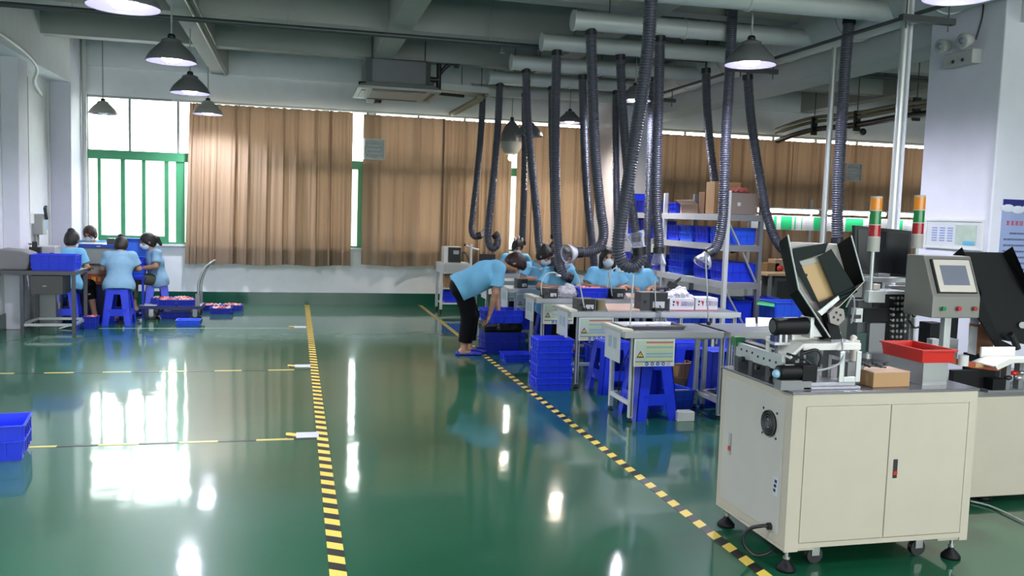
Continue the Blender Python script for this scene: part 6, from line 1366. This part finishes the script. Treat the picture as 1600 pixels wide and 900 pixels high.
B().box(max(x0, -3.2), x1, 12.05, 12.4, .0, z1-.0).build('housing', mat('pale grey housing', (.42, .42, .44), .5), t2, .01); 
p = AY(50, 388, 12.0); b = B(); b.box(p[0]-.03, p[0]+.10, 11.98, 12.045, TH+.02, z1-.01); b.cyl((p[0]+.03, 12.0, z1-.01), (p[0]+.03, 12.0, z1+.06), .03, n=12); b.build('black_clamp', BLACK, t2)
for px in (32, 40): q = AY(px, 382, 12.02); B().cyl((q[0]+.05, 12.02, q[2]-.12), (q[0]+.05, 12.02, q[2]), .006, n=8).build('screw', STEEL, t2); B().cyl((q[0]+.05, 12.02, q[2]), (q[0]+.05, 12.02, q[2]+.015), .022, n=12).build('knob', BLACK, t2)
b = B(); b.box(x1-.06, x1-.02, 12.043, 12.05, z1-.11, z1-.08); b.build('maker_plate', BLACK, t2)
p0, p1 = AY(48, 424, 11.35), AY(118, 424, 11.35); crate(((p0[0]+p1[0])/2, 11.5, TH+.001), p1[0]-p0[0], .30, .19, 'blue bin on the steel table at the left edge')
t = thing('metal_cabinet', 'white metal cabinet below the steel table by the left wall', 'cabinet', (-3.2, 12.5, 0)); B().box(-3.44, -3.20, 12.45, 12.9, .04, .62).build('body', WHITE, t, .006); B().box(-3.42, -3.22, 12.47, 12.88, 0, .04).build('plinth', BLACK, t)
# blue sack and crate under the table
crate((-3.02, 12.95, 0), .36, .34, .20, 'dark blue crate on the floor behind the steel table', 0, BLUED)
blob('plastic_sack', [((-3.0, 12.95, .28), (.16, .14, .10)), ((-3.06, 12.98, .40), (.08, .08, .10))], mat('bright blue film', (.02, .16, .66), .35), 'bright blue plastic sack heaped in the dark blue crate', 'bag', .016)
crate((AZ(131, 520)[0], 11.85, 0), .15, .18, .16, 'small blue crate of pink parts on the floor under the first seated worker', 0, BLUED); xx = AZ(131, 520)[0]; lumps('pink_parts', xx-.06, xx+.06, 11.78, 11.92, .14, 30, .02, [PINK, REDP], 'pink parts in the small blue crate under the first worker')
# engraving machine in the middle of the seated workers
t = thing('pad_printer', 'grey machine with royal blue lid edge and a red warning banner, between the seated workers', 'machine', (-2.65, 13.0, 0)); x0, x1 = -2.90, -2.40
B().box(x0+.03, x1-.02, 12.86, 13.35, .0, .56).build('base_cabinet', NAVY, t, .006)
B().box(x0, x1, 12.85, 13.4, .56, .60).build('shelf', BLACK, t)
B().box(x0+.04, x1-.02, 12.90, 13.36, .60, .74).build('lower_body', mat('pale brown skin panel', (.25, .22, .20), .5), t)
b = B(); b.prism([(x0+.04, 12.86, .75), (x1+.06, 12.86, .75), (x1+.02, 12.86, .97), (x0-.06, 12.86, .97)], (0, .5, 0)); hd = b.build('hood', mat('grey hood', (.28, .29, .27), .45, .2), t, .006)
b = B(); b.prism([(x0-.08, 12.84, .97), (x1+.04, 12.84, .97), (x1+.04, 12.84, 1.02), (x0-.03, 12.84, 1.02)], (0, .54, 0)); b.build('lid_edge', RBLUE, t, .004); p = AY(154, 385, 12.84); B().box(p[0]-.025, p[0]+.025, 12.834, 12.84, p[2]-.006, p[2]+.006).build('lid_plate', ALU, t)
p0, p1 = AY(129, 444, 12.84), AY(168, 428, 12.84); bn = B().box(p0[0], p1[0]+.04, 12.835, 12.85, p0[2], p1[2]).build('warning_banner', mat('rust red banner', (.30, .05, .02), .5), t)
h_ = p1[2]-p0[2]; B().prism([(p0[0]+.02, 12.832, p0[2]+.03), (p0[0]+.08, 12.832, p0[2]+.03), (p0[0]+.05, 12.832, p0[2]+h_*.75)], (0, .002, 0)).build('warning_triangle', YELLOW, bn); b = B(); glyphs(b, p0[0]+.115, p0[2]+h_*.28, h_*.45, 12.834, 4); b.build('banner_characters', YELLOW, bn)
B().box(x1-.12, x1-.02, 12.95, 13.1, 1.02, 1.10).build('control_box', DGREY, t, .004)
b = B(); b.prism([(x0+.05, 12.9, 1.021), (x0+.33, 12.92, 1.021), (x0+.3, 13.2, 1.021), (x0+.03, 13.2, 1.021)], (0, 0, .006)); tag(b.build('paper_sheet', PAPER), 'white papers on the blue-edged lid of the grey machine', 'paper')
# blue shelf bins at the right of that machine
t = thing('work_table', 'small blue work table in front of the woman on the right stool', 'table', (-2.17, 13.05, 0)); B().box(-2.36, -2.02, 12.85, 13.3, .54, .57).build('tabletop', BLUED, t)
for x in (-2.34, -2.06):
    for y in (12.87, 13.26): B().box(x, x+.03, y, y+.03, 0, .54).build('leg', BLUED, t)
crate((-2.20, 13.05, .572), .30, .36, .12, 'blue tray on the small table beside the seated woman', 0, BLUEL); crate((-2.20, 13.08, .694), .28, .34, .14, 'second blue tray stacked on the small table', 0, BLUE)
t = thing('upright_tray', 'light blue tray held upright behind the two stacked trays', 'tray', (-2.15, 13.28, .84)); 
p = AY(212, 398, 13.25); b = B(); b.box(p[0]-.14, p[0]+.14, 13.26, 13.27, .835, 1.10); 
for (u0, u1, w0, w1) in ((-.14, -.13, .835, 1.10), (.13, .14, .835, 1.10), (-.13, .13, .835, .845), (-.13, .13, 1.09, 1.10)): b.box(p[0]+u0, p[0]+u1, 13.20, 13.26, w0, w1)
b.build('tray', mat('sky blue plastic', (.05, .20, .80), .35), t)
# stools there
add_stool(-2.25, 12.32, .0, 'blue plastic stool under the worker seen from behind with the pale blue back'); add_stool(-2.90, 12.35, .1, 'blue plastic stool under the worker nearest the left wall'); add_stool(-1.92, 13.25, .2, 'blue plastic stool under the woman in olive trousers'); add_stool(-2.75, 13.95, 0, 'blue plastic stool behind the grey machine under the window')
# flat trolley
t = thing('platform_trolley', 'flat hand trolley with a bent steel handle loaded with trays', 'trolley', (-1.65, 13.0, 0)); x0, x1, y0, y1_ = -2.06, -1.27, 12.72, 13.22; z = .19
pl = B().box(x0, x1, y0, y1_, z-.035, z).build('platform', mat('grey violet deck', (.45, .46, .52), .4), t, .006); b = B(); b.box(x0-.01, x1+.01, y0-.01, y0, z-.04, z+.004); b.box(x0-.01, x1+.01, y1_, y1_+.01, z-.04, z+.004); b.box(x0-.01, x0, y0, y1_, z-.04, z+.004); b.box(x1, x1+.01, y0, y1_, z-.04, z+.004); b.build('bumper', NAVY, pl)
for x in (x0+.14, x1-.08):
    for y in (y0+.05, y1_-.06):
        w_ = B().cyl((x, y-.018, .062), (x, y+.018, .062), .062, n=18).build('wheel', BLACK, t); B().cyl((x, y-.02, .062), (x, y+.02, .062), .03, n=12).build('hub', GREYF, w_); b = B(); b.box(x-.03, x+.03, y-.028, y-.022, .05, z-.035); b.box(x-.03, x+.03, y+.022, y+.028, .05, z-.035); b.build('fork', STEEL, w_)
P = lambda y: spline([(x1-.05, y, z), (x1-.04, y, .36), (x1-.03, y, .52), (x1+.05, y, .72), (x1+.13, y, .80)], .03)
pts = list(P(y0+.06))+list(spline([(x1+.13, y0+.06, .80), (x1+.16, y0+.10, .81), (x1+.16, y1_-.10, .81), (x1+.13, y1_-.06, .80)], .03))[1:-1]+list(P(y1_-.06))[::-1]
B().tube(pts, .016, 10).build('handle', STEEL, t)
for y in (y0+.06, y1_-.06): B().box(x1-.075, x1-.02, y-.02, y+.02, z, z+.17).build('handle_bracket', MGREY, t)
GP = 'trays of pink parts by the trolley'
def filled(x, y, z, w_, d_, lab, lab2): 
    crate((x, y, z), w_, d_, .085, lab, 0, BLUED, 'parts_tray', 'tray', GP); lumps('pink_parts', x-w_/2+.03, x+w_/2-.03, y-d_/2+.03, y+d_/2-.03, z+.07, 55, .022, [PINK, REDP, mat('pale parts', (.66, .60, .58), .5, scale=60, var=.2)], lab2)
for k, (x, y) in enumerate(((-1.72, 12.85), (-1.47, 12.85), (-1.83, 13.08), (-1.55, 13.08))):
    nm = ('front left', 'front right', 'back left', 'back right')[k]; filled(x, y, .191, .24, .21, 'blue tray at the %s of the trolley load' % nm, 'pink parts in the %s tray on the trolley' % nm)
for k, (x, y) in enumerate(((-1.06, 13.55), (-.93, 13.95), (-1.22, 13.95))):
    nm = ('nearest', 'right rear', 'left rear')[k]; z = 0
    filled(x, y, 0, .30, .26, 'blue tray on the floor right of the trolley, the %s' % nm, 'pink parts in the %s floor tray' % nm)
crate((-1.36, 12.12, 0), .29, .22, .085, 'empty light blue tray on the floor in front of the trolley', 0, BLUEL, 'parts_tray', 'tray'); crate((-1.62, 12.98, 0), .4, .28, .10, 'blue tray on the floor under the trolley', 0, BLUED)
crate((AZ(-6, 718)[0], AZ(0, 718)[1]+.12, 0), .28, .36, .22, 'blue bin cut by the left edge of the view', .15, BLUE)
t = thing('dust_pan', 'white handled scraper lying on the floor under the steel table', 'tool', tuple(AZ(98, 512))); p = AZ(100, 514); B().prism([(p[0]-.06, p[1], .002), (p[0]+.06, p[1]+.1, .03), (p[0]+.07, p[1]+.08, .03), (p[0]-.05, p[1]-.03, .002)], (0, 0, .012)).build('blade', PAPER, t)
# ================================================================== WORKERS
PN = (0, 0, 1)
man = person('worker with dark brown hair in black trousers, bending over the blue tubs', (1.90, 9.66, 0), -math.pi/2-.08,
    (.0, -.05, .77), 1.06,
    (((.19, .30, .72), (.13, .25, .49), (0, .8, .2)), ((-.20, .35, .72), (-.14, .38, .52), (0, .8, .2))),
    (((.09, .02, .44), (.08, -.03, .075)), ((-.10, .06, .44), (-.10, .05, .075))), head=(.62, .0), hair='short', hairm=HAIRR, h=.0075, sc=1.1, gt=1.16, bag=1.12, legh=.07)
# seated from behind, left corner
person('worker with a hair bun on the left, seen from behind beside the steel table', (-2.90, 12.35, 0), -.2, (0, .02, .54), .22,
    (((.22, .12, .74), (.13, .36, .72), PN), ((-.23, .15, .74), (-.12, .36, .74), PN)), (((.15, .36, .48), (.22, .34, .09)), ((-.08, .38, .48), (-.08, .30, .09))), head=(.3, .1), hair='bun', mask=True, h=.0085, legh=.2, sc=.97)
person('worker with pale blue back sitting on a blue stool, seen from behind', (-2.25, 12.32, 0), .06, (0, .0, .53), .36,
    (((.23, .14, .72), (.12, .38, .70), PN), ((-.21, .14, .72), (-.12, .38, .70), PN)), (((.08, .36, .47), (.08, .30, .09)), ((-.08, .36, .47), (-.08, .30, .09))), head=(.6, .0), hair='bun', shirt=SHIRTP, mask=True, h=.0085, sc=.95)
person('masked worker facing the viewer behind the grey machine under the window', (-2.85, 13.92, 0), math.pi-.15, (0, 0, .58), .3,
    (((.24, .15, .76), (.14, .34, .80), PN), ((-.24, .15, .76), (-.14, .34, .80), PN)), (((.12, .36, .50), (.12, .30, .09)), ((-.12, .36, .50), (-.12, .30, .09))), head=(.35, .1), hair='pony', mask=True, hairm=HAIRR, h=.0085)
person('masked woman in olive trousers sitting sideways on a blue stool by the trolley', (-1.90, 13.22, 0), math.pi/2+.45, (0, .0, .53), .18,
    (((.22, .08, .72), (.08, .30, .72), PN), ((-.23, .10, .72), (-.06, .30, .68), PN)), (((.10, .36, .52), (.07, .30, .12)), ((-.07, .36, .54), (-.05, .34, .16))), head=(.25, .1), hair='pony', mask=True, shirt=SHIRTP, trous=TROUSG, h=.0085, sc=.93)
# workers at the benches
def sitter(lab, x, y, rz, arms=None, **k):
    k.setdefault('lean', .3); ln = k.pop('lean')
    place(stool, (x, y, 0), .1, 'blue plastic stool under the ' + k.pop('who'), 'blue plastic stools', seen)
    return person(lab, (x, y, 0), rz, (0, 0, .555), ln, arms or (((.26, .12, .78), (.12, .34, .79), PN), ((-.26, .12, .78), (-.12, .34, .79), PN)), (((.12, .36, .50), (.12, .28, .09)), ((-.12, .36, .50), (-.12, .28, .09))), h=.0085, **k)
w1 = AY(868, 405, 9.72); sitter('masked worker behind the third row, face half hidden by a hose', w1[0], 9.78, math.pi+.25, head=(.2, -.2), hair='long', mask=True, who='half hidden worker of the third row')
w4 = AY(944, 400, 9.75); sitter('masked woman with long black hair behind the blue tray of red parts', w4[0]+.02, 9.80, math.pi+.0, head=(.05, .15), hair='long', mask=True, who='masked woman with long black hair', lean=.2)
w5 = AY(990, 420, 9.75); sitter('worker in a light blue shirt hidden behind the big hooked hose', w5[0]+.02, 9.82, math.pi-.1, head=(.3, 0), hair='bun', mask=True, who='worker hidden by the big hose')
w2 = AY(828, 400, 11.0); sitter('dark-haired woman behind the fourth row, looking down beside the bending worker', w2[0], 10.98, math.pi+.5, head=(.45, -.3), hair='bun', mask=True, who='dark-haired woman of the fourth row', lean=.35)
w3 = AY(862, 392, 12.1); sitter('worker in light blue behind the fifth row, bent toward the table', w3[0]+.1, 12.1, math.pi-.5, head=(.3, .3), hair='bun', mask=True, who='bent worker of the fifth row', lean=.4)
w6 = AY(801, 385, 12.9); sitter('worker with white hair ties, only the hair seen above the bending worker', w6[0]+.05, 13.0, math.pi, head=(.3, 0), hair='ties', mask=True, who='worker with white hair ties')
